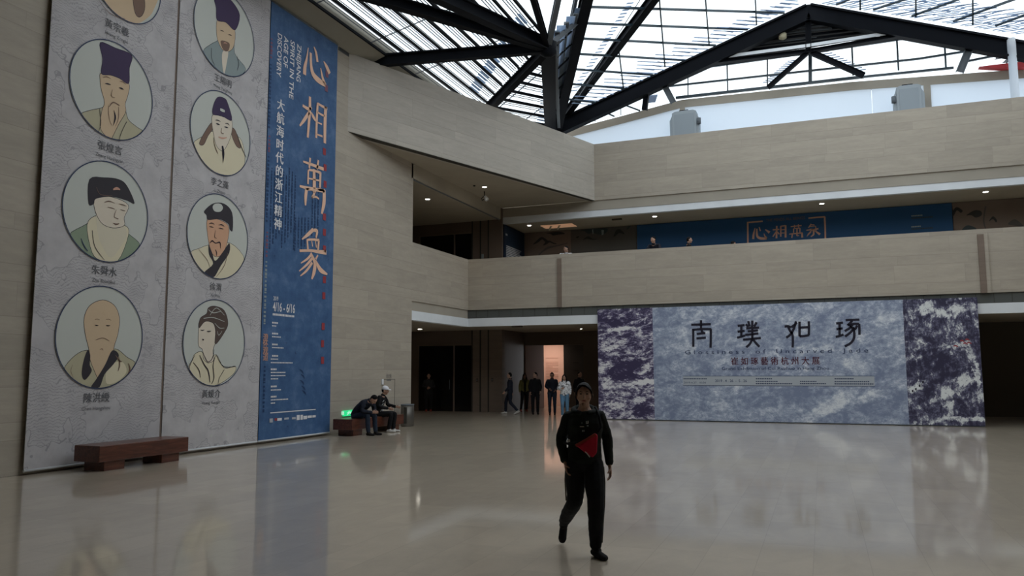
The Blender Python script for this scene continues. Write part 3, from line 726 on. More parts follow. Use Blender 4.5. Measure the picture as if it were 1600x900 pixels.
def P(ox, oy, s, pts): return [(ox+x/s, oy+y/s) for x, y in pts]
def medallion(mb, px0, px1, pyt, pyb, cy):
    """a true circle on the cloth found from its left, right, top and bottom extents"""
    cx = (px0+px1)/2; a_, b_ = SL.px(px0, cy), SL.px(px1, cy); t_, c_ = SL.px(cx, pyt), SL.px(cx, pyb)
    yc = (a_.y+b_.y)/2; zc = (t_.z+c_.z)/2; r = (abs(b_.y-a_.y)+abs(t_.z-c_.z))/4
    ring = lambda rr, k: [SL.lift(V((SL.val, yc+rr*math.cos(i*math.pi/32), zc+rr*math.sin(i*math.pi/32))), k) for i in range(64)]
    mb.add(ring(r, 1), [tuple(range(64))], 'oval_paper')
    i_, o_ = ring(r-.014, 9), ring(r+.004, 9)
    mb.add(i_+o_, [(i, 64+i, 64+(i+1) % 64, (i+1) % 64) for i in range(64)], 'ink_navy')
    return yc, zc, r
def clip(mb, yc, zc, r, pts, m_, k):
    """printed shape kept inside its medallion"""
    sp = spline(pts, True, 4); ps = []
    for p in sp:
        q = SL.px(*p); d = V((0, q.y-yc, q.z-zc))
        if d.length > r-.01: d *= (r-.01)/d.length
        ps.append(SL.lift(V((SL.val, yc+d.y, zc+d.z)), k))
    from mathutils.geometry import tessellate_polygon
    A = sum(((ps[i].y*ps[(i+1) % len(ps)].z-ps[(i+1) % len(ps)].y*ps[i].z) for i in range(len(ps))))
    if A < 0: ps = ps[::-1]
    mb.add(ps, [tuple(t) for t in tessellate_polygon([ps])], m_)
    return ps
def portrait(parent, ext, layers, strokes, label):
    mb = MB(); yc, zc, r = medallion(mb, *ext)
    for k, (m_, pts, out) in enumerate(layers):
        ps = clip(mb, yc, zc, r, pts, m_, 2+k*.5)
        if out:
            n = len(ps); vs = []
            for i in range(n):
                d = (ps[(i+1) % n]-ps[i-1]).normalized(); a_ = V((0, -d.z, d.y))
                vs += [ps[i]+a_*.0045+V((.0004, 0, 0)), ps[i]-a_*.0045+V((.0004, 0, 0))]
            mb.add(vs, [(2*i, 2*i+1, (2*i+3) % (2*n), (2*i+2) % (2*n)) for i in range(n)], 'ink_black')
    for m_, pts in strokes: brush(mb, SL, pts, m_, 7.5)
    o = mb.build('portrait', parent); o['label'] = label
a4 = lambda oy, pts: P(0, oy, 4, pts)
def st(oy, m_, *pts): return (m_, [(p[0]/4, oy+p[1]/4, p[2]/5.6) for p in pts])
portrait(G1, (144, 247, -104, 38, -20), [
    ('tan_skin', a4(0, [(560, -60), (640, 60), (700, 110), (830, 149), (905, 125), (960, 60), (960, -60)]), 0),
    ('beard_brown', a4(0, [(830, -60), (838, 60), (860, 105), (888, 95), (905, 40), (890, -60)]), 1)],
    [st(0, 'beard_brown', (600, -20, 3), (680, 80, 5), (780, 120, 3))], 'partly cut-off portrait at the top, tan robe with a brown scarf')
portrait(G1, (106.7, 238.7, 63, 217, 140), [
    ('robe_olive', a4(0, [(500, 720), (560, 690), (640, 672), (680, 640), (770, 660), (800, 745), (850, 790), (900, 830), (850, 870), (750, 890), (650, 870), (560, 800)]), 1),
    ('tan_skin', a4(0, [(632, 455), (720, 470), (803, 520), (800, 590), (782, 650), (785, 700), (745, 770), (705, 850), (690, 870), (650, 840), (625, 790), (636, 690), (652, 640), (632, 560), (624, 500)]), 1),
    ('hat_purple', a4(0, [(625, 266), (720, 300), (822, 345), (808, 425), (803, 522), (745, 490), (690, 470), (632, 460), (640, 370)]), 1)],
    [st(0, 'ink_black', (710, 690, 3), (718, 735, 14), (706, 785, 2)), st(0, 'beard_brown', (680, 668, 4), (705, 640, 10), (745, 660, 4)), st(0, 'ink_black', (655, 522, 4), (672, 525, 12), (690, 530, 3)), st(0, 'ink_black', (742, 548, 3), (757, 553, 12), (772, 560, 3)),
     st(0, 'beard_brown', (640, 485, 3), (665, 480, 6), (690, 492, 2)), st(0, 'beard_brown', (745, 508, 2), (765, 512, 6), (785, 528, 3)), st(0, 'beard_brown', (700, 560, 3), (695, 600, 5), (715, 612, 4)),
     st(0, 'beard_brown', (675, 660, 3), (680, 740, 4), (700, 790, 2)), st(0, 'beard_brown', (740, 670, 3), (738, 740, 4), (718, 790, 2)), st(0, 'ink_black', (620, 680, 4), (628, 770, 4), (610, 830, 3)), st(0, 'ink_black', (790, 760, 4), (760, 820, 4), (740, 880, 3))],
    'portrait of a bearded man in a tall purple-black hat')
portrait(G1, (96, 231, 251, 409.5, 330), [
    ('robe_green', a4(220, [(430, 590), (540, 520), (610, 465), (720, 520), (800, 580), (875, 655), (800, 730), (690, 760), (590, 735), (500, 680)]), 1),
    ('robe_cream', a4(220, [(543, 525), (605, 468), (660, 520), (780, 530), (802, 590), (735, 752), (640, 752), (575, 700)]), 1),
    ('beard_cream', a4(220, [(600, 460), (640, 520), (700, 545), (775, 535), (790, 600), (755, 660), (700, 730), (660, 700), (615, 600)]), 0),
    ('pale_skin', a4(220, [(590, 360), (690, 350), (800, 400), (775, 480), (775, 530), (705, 545), (640, 520), (603, 465), (585, 400)]), 1),
    ('hat_black', a4(220, [(558, 240), (650, 229), (740, 240), (792, 280), (840, 390), (790, 373), (700, 350), (600, 362), (585, 395), (552, 392)]), 0)],
    [st(220, 'copper', (705, 305, 10), (728, 298, 22), (748, 306, 8)), st(220, 'beard_brown', (650, 385, 5), (680, 378, 8), (715, 390, 3)), st(220, 'beard_brown', (740, 395, 3), (765, 400, 8), (788, 410, 3)), st(220, 'beard_brown', (670, 415, 3), (695, 420, 7), (715, 428, 3)), st(220, 'beard_brown', (750, 430, 3), (765, 435, 6), (780, 438, 3)),
     st(220, 'beard_brown', (725, 430, 3), (712, 475, 5), (738, 488, 5)), st(220, 'beard_brown', (705, 515, 5), (722, 522, 12), (742, 518, 5)), st(220, 'beard_brown', (600, 290, 3), (625, 335, 4), (700, 345, 3)), st(220, 'ink_black', (575, 560, 4), (590, 660, 5), (650, 745, 3)), st(220, 'ink_navy', (505, 610, 4), (520, 650, 8), (545, 690, 8))],
    'portrait of a white-bearded old man in a dark square hat')
portrait(G1, (85.5, 222, 446, 607.5, 527), [
    ('robe_olive', a4(430, [(395, 590), (470, 500), (550, 468), (640, 500), (720, 460), (790, 510), (850, 560), (790, 660), (650, 712), (520, 690), (430, 640)]), 1),
    ('tan_skin', a4(430, [(556, 470), (532, 370), (524, 270), (560, 190), (640, 155), (712, 187), (745, 262), (738, 360), (714, 440), (706, 490), (680, 570), (622, 650), (585, 590), (560, 520)]), 1),
    ('robe_cream', a4(430, [(690, 560), (760, 540), (790, 600), (740, 660), (670, 680), (660, 620)]), 0),
    ('hat_black', a4(430, [(545, 470), (563, 500), (560, 560), (572, 600), (530, 655), (510, 620), (520, 540)]), 0),
    ('hat_black', a4(430, [(700, 470), (742, 500), (705, 560), (652, 620), (620, 700), (568, 700), (600, 650), (655, 560)]), 0)],
    [st(430, 'ink_black', (590, 312, 3), (600, 314, 7), (612, 315, 3)), st(430, 'ink_black', (660, 314, 3), (672, 316, 7), (685, 315, 3)), st(430, 'beard_brown', (590, 278, 2), (605, 274, 4), (620, 280, 2)), st(430, 'beard_brown', (660, 278, 2), (675, 275, 4), (692, 283, 2)), st(430, 'beard_brown', (595, 405, 3), (640, 392, 5), (680, 410, 3)),
     st(430, 'beard_brown', (620, 465, 3), (635, 460, 6), (642, 470, 3)), st(430, 'beard_brown', (740, 510, 4), (745, 560, 10), (735, 600, 4)), st(430, 'beard_brown', (800, 550, 4), (810, 590, 12), (790, 630, 4)), st(430, 'beard_brown', (720, 500, 4), (745, 535, 12), (760, 540, 4)), st(430, 'beard_brown', (450, 560, 2), (440, 600, 4), (455, 640, 2))],
    'portrait of a bald round-faced man in a dark-edged tan robe')
portrait(G2, (303, 396, -18, 118.5, 50), [
    ('robe_grey', a4(0, [(1270, 320), (1320, 275), (1362, 250), (1370, 200), (1465, 185), (1465, 330), (1535, 430), (1480, 480), (1400, 470), (1310, 390)]), 1),
    ('tan_skin', a4(0, [(1357, 125), (1410, 140), (1466, 185), (1460, 290), (1420, 325), (1385, 305), (1355, 230)]), 1),
    ('pale_skin', a4(0, [(1390, 325), (1425, 320), (1415, 400), (1400, 462), (1388, 400)]), 0),
    ('beard_brown', a4(0, [(1378, 255), (1432, 270), (1425, 318), (1395, 312)]), 0),
    ('hat_purple', a4(0, [(1338, -20), (1400, -25), (1450, 10), (1497, 95), (1468, 188), (1410, 140), (1355, 125), (1350, 50)]), 1)],
    [st(0, 'ink_black', (1375, 190, 2), (1388, 193, 7), (1398, 198, 2)), st(0, 'ink_black', (1425, 215, 2), (1436, 218, 7), (1446, 224, 2)), st(0, 'copper', (1395, 270, 3), (1405, 268, 7), (1418, 275, 3)), st(0, 'ink_black', (1320, 300, 3), (1320, 360, 4), (1340, 410, 3)), st(0, 'ink_black', (1480, 350, 3), (1490, 400, 5), (1480, 440, 3))],
    'portrait of a bearded man in a purple cap and grey-green robe')
portrait(G2, (297, 390, 141, 275, 208), [
    ('robe_cream', P(0, 220, 4, [(1205, 20), (1270, -30), (1330, -60), (1450, -40), (1510, 0), (1530, 125), (1500, 190), (1425, 216), (1330, 190), (1240, 110)]), 1),
    ('beard_brown', [(330, 192), (320, 206), (311, 224), (318, 226), (325, 212), (333, 200)], 1),
    ('beard_brown', [(362, 200), (368, 205), (376, 230), (369, 228), (362, 212)], 1),
    ('pale_skin', [(332, 180), (346, 182), (362, 189), (361, 210), (354, 228), (347, 236), (338, 228), (334, 212), (331, 195)], 1),
    ('hat_purple', [(340, 152), (349, 153), (355, 160), (362, 188), (346, 181), (332, 178), (334, 162)], 1)],
    [('oval_paper', [(343.5, 171, 3), (347, 172.5, 4), (350.5, 174, 3)]), ('ink_black', [(337, 193, .6), (340, 194, 2), (343, 195, .6)]), ('ink_black', [(350, 198, .6), (353, 199, 2), (356, 200, .6)]), ('ink_black', [(336, 188, .6), (340, 188, 1.3), (344, 190, .6)]), ('ink_black', [(351, 193, .6), (355, 193, 1.3), (358, 196, .6)]),
     ('copper', [(341, 214, 1), (347, 216, 2.4), (354, 215, 1)]), ('beard_brown', [(346, 200, .6), (345, 207, 1.2), (349, 209, 1)]), ('ink_black', [(347, 228, 3), (348.5, 240, 4), (348, 254, .6)]), ('ink_black', [(370, 210, .8), (376, 228, 1.2), (384, 246, .8)]), ('beard_brown', [(333, 215, .8), (335, 228, 1.4), (340, 240, 1)])],
    'portrait of a pointed-bearded man in a purple cap with side flaps')
portrait(G2, (291, 387, 302.5, 436, 370), [
    ('robe_cream', a4(220, [(1190, 700), (1250, 670), (1310, 650), (1440, 640), (1530, 745), (1470, 840), (1400, 866), (1300, 850), (1220, 780)]), 1),
    ('warm_skin', a4(220, [(1295, 490), (1360, 490), (1425, 530), (1425, 610), (1395, 700), (1350, 725), (1318, 690), (1298, 600)]), 1),
    ('hat_black', a4(220, [(1303, 650), (1325, 700), (1345, 750), (1395, 690), (1432, 640), (1432, 700), (1380, 780), (1330, 858), (1275, 825), (1330, 770), (1305, 710)]), 0),
    ('hat_black', a4(220, [(1275, 440), (1330, 392), (1400, 393), (1450, 450), (1453, 560), (1435, 555), (1425, 520), (1370, 490), (1300, 495), (1290, 465)]), 0),
    ('oval_paper', a4(220, [(1328, 412), (1345, 393), (1378, 395), (1392, 420), (1375, 443), (1340, 440)]), 0)],
    [st(220, 'ink_black', (1310, 640, 3), (1325, 625, 9), (1345, 640, 6), (1372, 635, 9), (1376, 672, 3)), st(220, 'ink_black', (1305, 535, 3), (1318, 538, 8), (1332, 542, 3)), st(220, 'ink_black', (1365, 545, 3), (1380, 548, 8), (1395, 552, 3)), st(220, 'ink_black', (1305, 520, 3), (1320, 514, 8), (1338, 522, 3)), st(220, 'ink_black', (1365, 528, 3), (1382, 524, 8), (1400, 535, 3)),
     st(220, 'beard_brown', (1345, 560, 3), (1340, 600, 5), (1352, 610, 4)), st(220, 'ink_black', (1345, 680, 3), (1352, 700, 8), (1350, 720, 3)), st(220, 'beard_brown', (1420, 700, 3), (1400, 780, 5), (1350, 850, 3)), st(220, 'beard_brown', (1240, 680, 2), (1290, 740, 4), (1310, 790, 2))],
    'portrait of a ruddy man in a black cap with a white disc')
portrait(G2, (285, 382, 467.5, 603.5, 535), [
    ('robe_cream', a4(430, [(1175, 590), (1200, 530), (1215, 495), (1260, 478), (1300, 540), (1350, 495), (1400, 580), (1470, 568), (1455, 620), (1340, 692), (1240, 660)]), 1),
    ('pale_skin', a4(430, [(1245, 290), (1290, 275), (1340, 290), (1350, 400), (1330, 470), (1335, 530), (1300, 548), (1270, 520), (1265, 465), (1240, 440), (1240, 350)]), 1),
    ('hair_ink', a4(430, [(1243, 330), (1250, 270), (1290, 240), (1300, 205), (1340, 193), (1400, 220), (1424, 300), (1400, 360), (1345, 432), (1345, 350), (1330, 300), (1280, 290)]), 1)],
    [st(430, 'ink_black', (1250, 342, 3), (1262, 345, 8), (1275, 342, 3)), st(430, 'ink_black', (1290, 350, 3), (1302, 352, 8), (1316, 350, 3)), st(430, 'ink_black', (1262, 400, 6), (1267, 403, 12), (1272, 404, 6)), st(430, 'ink_black', (1245, 500, 5), (1275, 560, 9), (1300, 600, 10), (1310, 670, 6)), st(430, 'ink_black', (1345, 500, 4), (1330, 560, 7), (1335, 640, 8), (1320, 680, 5)),
     st(430, 'ink_black', (1265, 480, 4), (1295, 540, 5), (1325, 520, 5), (1335, 465, 4)), st(430, 'ink_black', (1215, 500, 4), (1180, 590, 5), (1230, 650, 4)), st(430, 'ink_black', (1350, 500, 4), (1395, 570, 5), (1470, 570, 4)), st(430, 'ink_black', (1400, 590, 4), (1370, 640, 5), (1360, 680, 4)), st(430, 'ink_black', (1205, 545, 4), (1240, 590, 6), (1250, 640, 4)),
     st(430, 'oval_paper', (1300, 215, 4), (1330, 235, 6), (1380, 225, 4)), st(430, 'oval_paper', (1270, 270, 4), (1330, 265, 5), (1400, 290, 3)), st(430, 'oval_paper', (1340, 300, 3), (1370, 330, 5), (1400, 330, 3)), st(430, 'oval_paper', (1310, 250, 3), (1350, 205, 5), (1400, 250, 3)), st(430, 'oval_paper', (1355, 350, 3), (1365, 375, 4), (1385, 350, 3))],
    'line-drawn portrait of a woman with piled-up hair and necklaces')
# captions under the portraits
def cap(mb, x, y, txt, sub, hz, tilt=0):
    c = SL.px(x, y); 
    glyphs(mb, txt, SL.lift(c, 2)-V((0, 0, hz*.4)), V((0, 1, 0)), V((0, 0, 1)), hz*1.05, 'letter_grey', 'CENTER', 1.0, fat=.012)
    glyphs(mb, sub, SL.lift(c, 2)-V((0, 0, hz*1.25)), V((0, 1, 0)), V((0, 0, 1)), hz*.52, 'letter_grey', 'CENTER')
for x, y, t_, s_ in [(183, 43, '黃宗羲', 'Huang Zongxi'), (172, 231, '張煌言', 'Zhang Huangyan'), (163, 423, '朱舜水', 'Zhu Shunshui'), (151, 621, '陳洪綬', 'Chen Hongshou')]: mb = MB(); cap(mb, x, y, t_, s_, .175); mb.build('caption', G1)
for x, y, t_, s_ in [(348.5, 126, '王陽明', 'Wang Yangming'), (343.5, 286, '李之藻', 'Li Zhizao'), (337, 448, '徐渭', 'Xu Wei'), (330, 615, '黃媛介', 'Huang Yuanjie')]: mb = MB(); cap(mb, x, y, t_, s_, .175); mb.build('caption', G2)
mb = MB()
for x, y in ((330, 681), (354, 679)):
    c = SL.px(x, y); mb.add([SL.lift(c+V((0, .03*math.cos(k*math.pi/4), .03*math.sin(k*math.pi/4))), 2) for k in range(8)], [tuple(range(8))], 'oval_paper')
tag(mb.build('printed_dots', G2), kind='stuff')
# --- blue banner: the four brushed characters
s5, s6, s7 = (380, 0, 5.696), (390, 140, 5.626), (390, 300, 5.626)
def bs(mb, cr, pts, m_='peach', k=3, grow=1.45):
    brush(mb, SL, [(cr[0]+x/cr[2], cr[1]+y/cr[2], w*grow/cr[2]) for x, y, w in pts], m_, k)
mb = MB()
for q_ in ([(578, 425, 5), (565, 520, 14), (548, 600, 26), (545, 665, 26)], [(600, 470, 20), (603, 580, 22), (622, 660, 30), (670, 715, 32), (733, 758, 24)], [(733, 758, 18), (708, 700, 20), (688, 605, 7)],
           [(628, 415, 6), (648, 470, 18), (660, 552, 18)], [(715, 545, 6), (742, 595, 24), (768, 655, 24)]): bs(mb, s5, q_)
mb.build('brush_character', BL); CH = []
for q_ in ([(530, 62, 18), (527, 200, 22), (510, 422, 16)], [(465, 140, 14), (520, 172, 18), (545, 158, 8)], [(525, 195, 18), (480, 265, 20), (440, 318, 10)], [(540, 200, 8), (560, 240, 20), (580, 275, 12)],
           [(598, 118, 16), (590, 250, 18), (585, 425, 16)], [(598, 122, 12), (640, 148, 14), (682, 168, 16)], [(668, 150, 24), (662, 300, 26), (660, 472, 22)], [(590, 195, 8), (640, 225, 12), (660, 228, 6)], [(588, 285, 7), (635, 305, 9)], [(588, 392, 8), (640, 412, 11)],
           [(470, 632, 10), (560, 665, 16), (650, 700, 18)], [(532, 600, 14), (524, 690, 14)], [(604, 620, 14), (592, 700, 14)], [(516, 705, 12), (512, 830, 14)], [(520, 705, 12), (575, 715, 12), (622, 732, 16)], [(622, 725, 18), (618, 865, 16)], [(565, 700, 20), (568, 800, 26), (568, 905, 28)], [(518, 780, 8), (612, 800, 9)], [(440, 848, 12), (520, 868, 18), (662, 892, 20)]): CH.append((0 if q_[0][1] < 590 or q_[0][0] in () else 1, s6, q_))
for q_ in ([(500, -30, 22), (492, 40, 24), (490, 118, 12)], [(655, -20, 26), (652, 100, 28), (632, 192, 14)], [(500, -25, 12), (655, -15, 12)], [(568, -20, 22), (565, 20, 16), (545, 48, 12)], [(545, 48, 10), (580, 42, 12), (610, 62, 8)],
           [(558, 330, 22), (510, 375, 20), (460, 415, 8)], [(560, 335, 16), (592, 345, 20), (582, 402, 12)], [(505, 415, 12), (512, 510, 16)], [(508, 420, 12), (560, 418, 12), (612, 425, 16)], [(608, 425, 16), (600, 515, 16)], [(545, 430, 7), (553, 480, 8)], [(578, 432, 7), (586, 490, 8)],
           [(438, 516, 14), (540, 515, 14), (600, 525, 18), (674, 532, 24)], [(548, 540, 16), (510, 585, 14), (450, 625, 6)], [(555, 575, 16), (500, 640, 14), (435, 695, 6)], [(550, 620, 16), (500, 690, 14), (445, 738, 6)], [(535, 535, 12), (572, 620, 24), (566, 700, 26), (545, 765, 12)], [(600, 555, 10), (580, 590, 14)], [(578, 600, 10), (620, 682, 28), (682, 724, 10)]): CH.append((1 if q_[0][1] < 300 and q_[0][0] != 558 else 2, s7, q_))
for k_ in range(3):
    mb = MB()
    for g_, cr_, q_ in CH:
        if g_ == k_: bs(mb, cr_, q_)
    mb.build('brush_character', BL)
mb = MB()
for txt, x, y0, y1, h in (('ZHEJIANG', 467.5, 68, 127, 0), ('SPIRIT IN THE', 457, 62, 154, 0), ('AGE OF', 447, 56, 104, 0), ('DISCOVERY', 437, 51, 119, 0)):
    a_, b_ = SL.px(x-3, y0), SL.px(x-3, y1)
    mb = MB(); glyphs(mb, txt, SL.lift(a_, 3), V((0, 0, -1)), V((0, 1, 0)), .235, 'letter_white', width=abs(a_.z-b_.z), bold=.012); mb.build('english_title', BL)
mb = MB()
for i, ch in enumerate('大航海时代的浙江精神'):
    x = 438.5-4.6*i/9; y = 163+i*(349-163)/9+0
    c = SL.px(x, y+8.2)
    glyphs(mb, ch, SL.lift(c, 3), V((0, 1, 0)), V((0, 0, 1)), .30, 'letter_white', 'CENTER', fat=.022)
mb.build('chinese_title', BL); mb = MB()
def t_at(mb, txt, x0, x1, y, h, m_='letter_white', bold=.0, k=3, sh=None, fat=0):
    sh = sh or SL; a_, b_ = sh.px(x0, y), sh.px(x1, y)
    glyphs(mb, txt, sh.lift(a_, k), sh.r, V((0, 0, 1)), h, m_, width=(b_-a_).dot(sh.r), bold=bold, fat=fat)
t_at(mb, '2019', 427, 434.5, 469, .14, bold=.01); t_at(mb, '4/16 - 6/16', 426, 460.5, 485.5, .30, bold=.016)
mb.build('dates', BL); mb = MB()
for i, ch in enumerate('澄怀观道'):
    c = SL.px(414.5, 532+i*10.2); glyphs(mb, ch, SL.lift(c, 3), V((0, 1, 0)), V((0, 0, 1)), .19, 'copper', 'CENTER', fat=.015)
mb.build('side_title', BL); mb = MB()
def dashes(mb, x0, x1, y, m_, h=.022, gap=.03, sh=None, k=2.5, seed=0):
    """lines of print too small to read, as rows of short strokes"""
    sh = sh or SL; a_, b_ = sh.px(x0, y), sh.px(x1, y); L_ = (b_-a_).dot(sh.r); u = 0; i = seed
    while u < L_:
        w_ = .035+.02*((i*37) % 5)/5; p = a_+sh.r*u
        mb.add([sh.lift(p+V((0, 0, -h/2)), k), sh.lift(p+sh.r*w_+V((0, 0, -h/2)), k), sh.lift(p+sh.r*w_+V((0, 0, h/2)), k), sh.lift(p+V((0, 0, h/2)), k)], [(0, 1, 2, 3)], m_); u += w_+.012; i += 1
def vdashes(mb, x, y0, y1, m_, w=.03, sh=None, k=2.5, seed=0, step=.07):
    sh = sh or SL; a_, b_ = sh.px(x, y0), sh.px(x, y1); u = 0; i = seed; L_ = (a_-b_).z
    while u < L_:
        h = .035+.012*((i*53) % 4); ww = w*(.7+.3*((i*31) % 5)/5); p = V((a_.x, a_.y, a_.z-u))
        mb.add([sh.lift(p-sh.r*ww/2-V((0, 0, h)), k), sh.lift(p+sh.r*ww/2-V((0, 0, h)), k), sh.lift(p+sh.r*ww/2, k), sh.lift(p-sh.r*ww/2, k)], [(0, 1, 2, 3)], m_); u += step; i += 1
dashes(mb, 426, 460, 491, 'letter_white', .05)
for y, x1 in ((504, 433), (509, 431), (521, 433), (526, 438), (538, 434), (543, 442), (556, 433), (561, 433), (566.5, 457), (577, 432), (582, 446), (587, 446), (592, 434), (604, 432), (609.5, 438), (620, 432), (625, 449), (630, 430)):
    dashes(mb, 425 if y < 560 else 423, x1, y, 'letter_white', .026 if y not in (504, 521, 538, 556, 577, 604, 620) else .04, seed=int(y))
a_, b_ = SL.px(422, 646), SL.px(493, 640)
mb.add([SL.lift(V((a_.x, a_.y, a_.z)), 3), SL.lift(V((a_.x, b_.y, a_.z)), 3), SL.lift(V((a_.x, b_.y, a_.z+.022)), 3), SL.lift(V((a_.x, a_.y, a_.z+.022)), 3)], [(0, 1, 2, 3)], 'letter_white')
for x0, x1, y0, y1, m_ in ((421, 426, 654, 660, 'panel_pale'), (429, 433, 653.5, 657, 'seal_red'), (433, 440, 653.5, 657, 'letter_white'), (444, 451, 652.8, 655.2, 'panel_pale'), (456, 462, 652, 654.8, 'panel_pale'), (463.5, 468, 648.6, 656, 'letter_white'), (469.5, 473, 648.2, 655.6, 'letter_white'), (474, 479.5, 650, 654.8, 'letter_white'), (480.5, 487, 649.6, 652.6, 'letter_white'), (488, 493, 649, 652, 'letter_white')):
    a_, b_ = SL.px(x0, y0), SL.px(x1, y1); mb.add([SL.lift(V((a_.x, a_.y, b_.z)), 3), SL.lift(V((a_.x, b_.y, b_.z)), 3), SL.lift(V((a_.x, b_.y, a_.z)), 3), SL.lift(V((a_.x, a_.y, a_.z)), 3)], [(0, 1, 2, 3)], m_)
tag(mb.build('small_print', BL), kind='stuff')
mb = MB()
for i in range(17):
    x = 425+i*4.6
    if 463 < x < 486: continue
    vdashes(mb, x, 262+(i % 3)*6, 388-(i % 4)*9, 'deep_blue', .05, seed=i*3, k=2)
for i in range(5): vdashes(mb, 462+i*5, 340, 392-(i % 2)*8, 'deep_blue', .05, seed=i*5, k=2)
tag(mb.build('faint_script', BL), kind='stuff'); mb = MB()
for x, y0, y1, m_ in ((424.5, 60, 94, 'faint_red'), (423, 100, 200, 'deep_blue'), (421, 212, 240, 'copper'), (419.5, 244, 345, 'deep_blue'), (417.5, 362, 402, 'copper'), (416, 408, 508, 'panel_pale'), (413.5, 572, 640, 'deep_blue')):
    vdashes(mb, x, y0, y1, 'faint_red' if m_ == 'copper' else m_ if m_ != 'panel_pale' else 'robe_grey', .085, step=.09)
tag(mb.build('faint_lettering', BL), kind='stuff')
for x, y in ((507, 237), (508, 262), (508, 288), (507, 339), (507, 363), (507, 389), (507, 437), (506, 462), (505, 510), (504, 537), (504, 563), (510, 138), (511, 116)):
    mb = MB(); c = SL.px(x, y); mb.add([SL.lift(c+V((0, a, b)), 3) for a, b in ((-.07, -.09), (.06, -.09), (.06, .09), (-.07, .09))], [(0, 1, 2, 3)], 'seal_red' if y > 200 else 'faint_red'); mb.build('seal_stamp', BL)
mb = MB()
for x, y in ((472, 580), (474, 588), (473, 597), (475, 606), (476, 613)):
    brush(mb, SL, [(x-4, y-3, .6), (x, y, 2), (x+2, y+4, .6)], 'deep_blue', 2)
tag(mb.build('ink_marks', BL), kind='stuff')

# ================================================================== wide landscape banner below the gallery
SB = Sheet(1, YB-.10, (1, 0, 0), (0, -1, 0))
xl, xr_ = SB.px(934.5, 560).x, SB.px(1533, 560).x
x1_, x2_ = SB.px(1021, 560).x, SB.px(1415, 560).x
zt_, zb_ = SB.px(1230, 474).z, .03
LB = thing('exhibition_banner', 'wide ink-landscape exhibition banner hanging under the gallery at the back', 'banner', ((xl+xr_)/2, YB-.09, zb_))
for nm, a_, b_, m_, lab in (('side_panel', xl, x1_, 'ink_side', 'dark violet ink landscape, left end'), ('centre_panel', x1_, x2_, 'ink_mid', 'pale blue-grey wash with black lettering'), ('side_panel', x2_, xr_, 'ink_right', 'dark ink cliffs, right end')):
    o = MB().box((a_, YB-.098, zb_), (b_, YB-.07, zt_), m_).build(nm, LB); o['label'] = lab
MB().box((xl, YB-.07, zb_), (xl+.04, YB-.02, zt_), 'steel_g').box((xr_-.04, YB-.07, zb_), (xr_, YB-.02, zt_), 'steel_g').box((xl, YB-.07, zt_-.04), (xr_, YB-.02, zt_), 'steel_g').box((xl, YB-.07, 0), (xr_, YB-.02, .04), 'steel_g').build('frame', LB)
for px_, py_ in ((1431, 608), (1426, 611), (1437, 603), (1442, 597)):
    mb = MB(); area(mb, SB, [(px_-1.3, py_-1.6), (px_+1.3, py_-2), (px_+1.2, py_+1.6), (px_-1.2, py_+1.8)], 'ink_black', 1.2, smooth=False); mb.build('painted_window', LB)
c2 = (1040, 480, 4.4444)
mb = MB()
def b2(pts): 
    pts = [(p[0], p[1], 14) for p in pts]
    brush(mb, SB, [(c2[0]+x/c2[2], c2[1]+y/c2[2], w/c2[2]) for x, y, w in pts], 'ink_black', 3)
STK = []
for q_ in ([(178, 122), (245, 120), (314, 118)], [(246, 90), (246, 125), (246, 152)], [(184, 158), (250, 152), (318, 152)], [(192, 155), (192, 215), (192, 275)], [(314, 152), (314, 220), (312, 282)], [(216, 186), (250, 182), (276, 180)], [(214, 217), (250, 214), (280, 212)], [(250, 152), (252, 168), (262, 178)],
           [(500, 130), (525, 127), (549, 124)], [(500, 170), (525, 167), (549, 163)], [(497, 212), (525, 205), (552, 196)], [(526, 128), (526, 165), (526, 206)], [(574, 97), (578, 115), (584, 134)], [(602, 93), (602, 120), (600, 140)], [(632, 104), (624, 120), (614, 134)], [(556, 118), (566, 128), (572, 138)], [(560, 147), (605, 144), (650, 142)], [(570, 168), (605, 165), (642, 160)], [(602, 145), (602, 190), (602, 225)], [(552, 192), (600, 188), (645, 182)], [(538, 226), (600, 220), (662, 214)], [(602, 222), (585, 255), (560, 278)], [(606, 222), (628, 250), (652, 275)],
           [(826, 134), (850, 132), (872, 140)], [(906, 98), (890, 150), (866, 190), (838, 212)], [(848, 128), (862, 160), (880, 190), (884, 235), (882, 280)], [(872, 140), (896, 122), (910, 108)], [(930, 100), (930, 150), (930, 202)], [(930, 202), (965, 200), (996, 194)], [(994, 98), (996, 150), (994, 196)], [(930, 142), (960, 140), (994, 138)],
           [(1184, 112), (1208, 110), (1232, 107)], [(1186, 152), (1208, 150), (1230, 146)], [(1181, 206), (1208, 200), (1236, 190)], [(1208, 110), (1208, 155), (1208, 202)], [(1250, 90), (1295, 88), (1346, 86)], [(1296, 92), (1280, 112), (1262, 126)], [(1270, 124), (1310, 116), (1344, 116)], [(1344, 116), (1346, 155), (1346, 192)], [(1300, 118), (1278, 145), (1244, 166)], [(1312, 140), (1284, 175), (1246, 204)], [(1284, 128), (1308, 165), (1308, 215), (1284, 250), (1244, 272)], [(1330, 126), (1318, 150), (1300, 160)]): STK.append(q_)
for lo, hi in ((0, 400), (400, 750), (750, 1100), (1100, 1600)):
    mb = MB()
    for q_ in STK:
        if lo <= q_[0][0] < hi: b2(q_)
    mb.build('brush_character', LB)

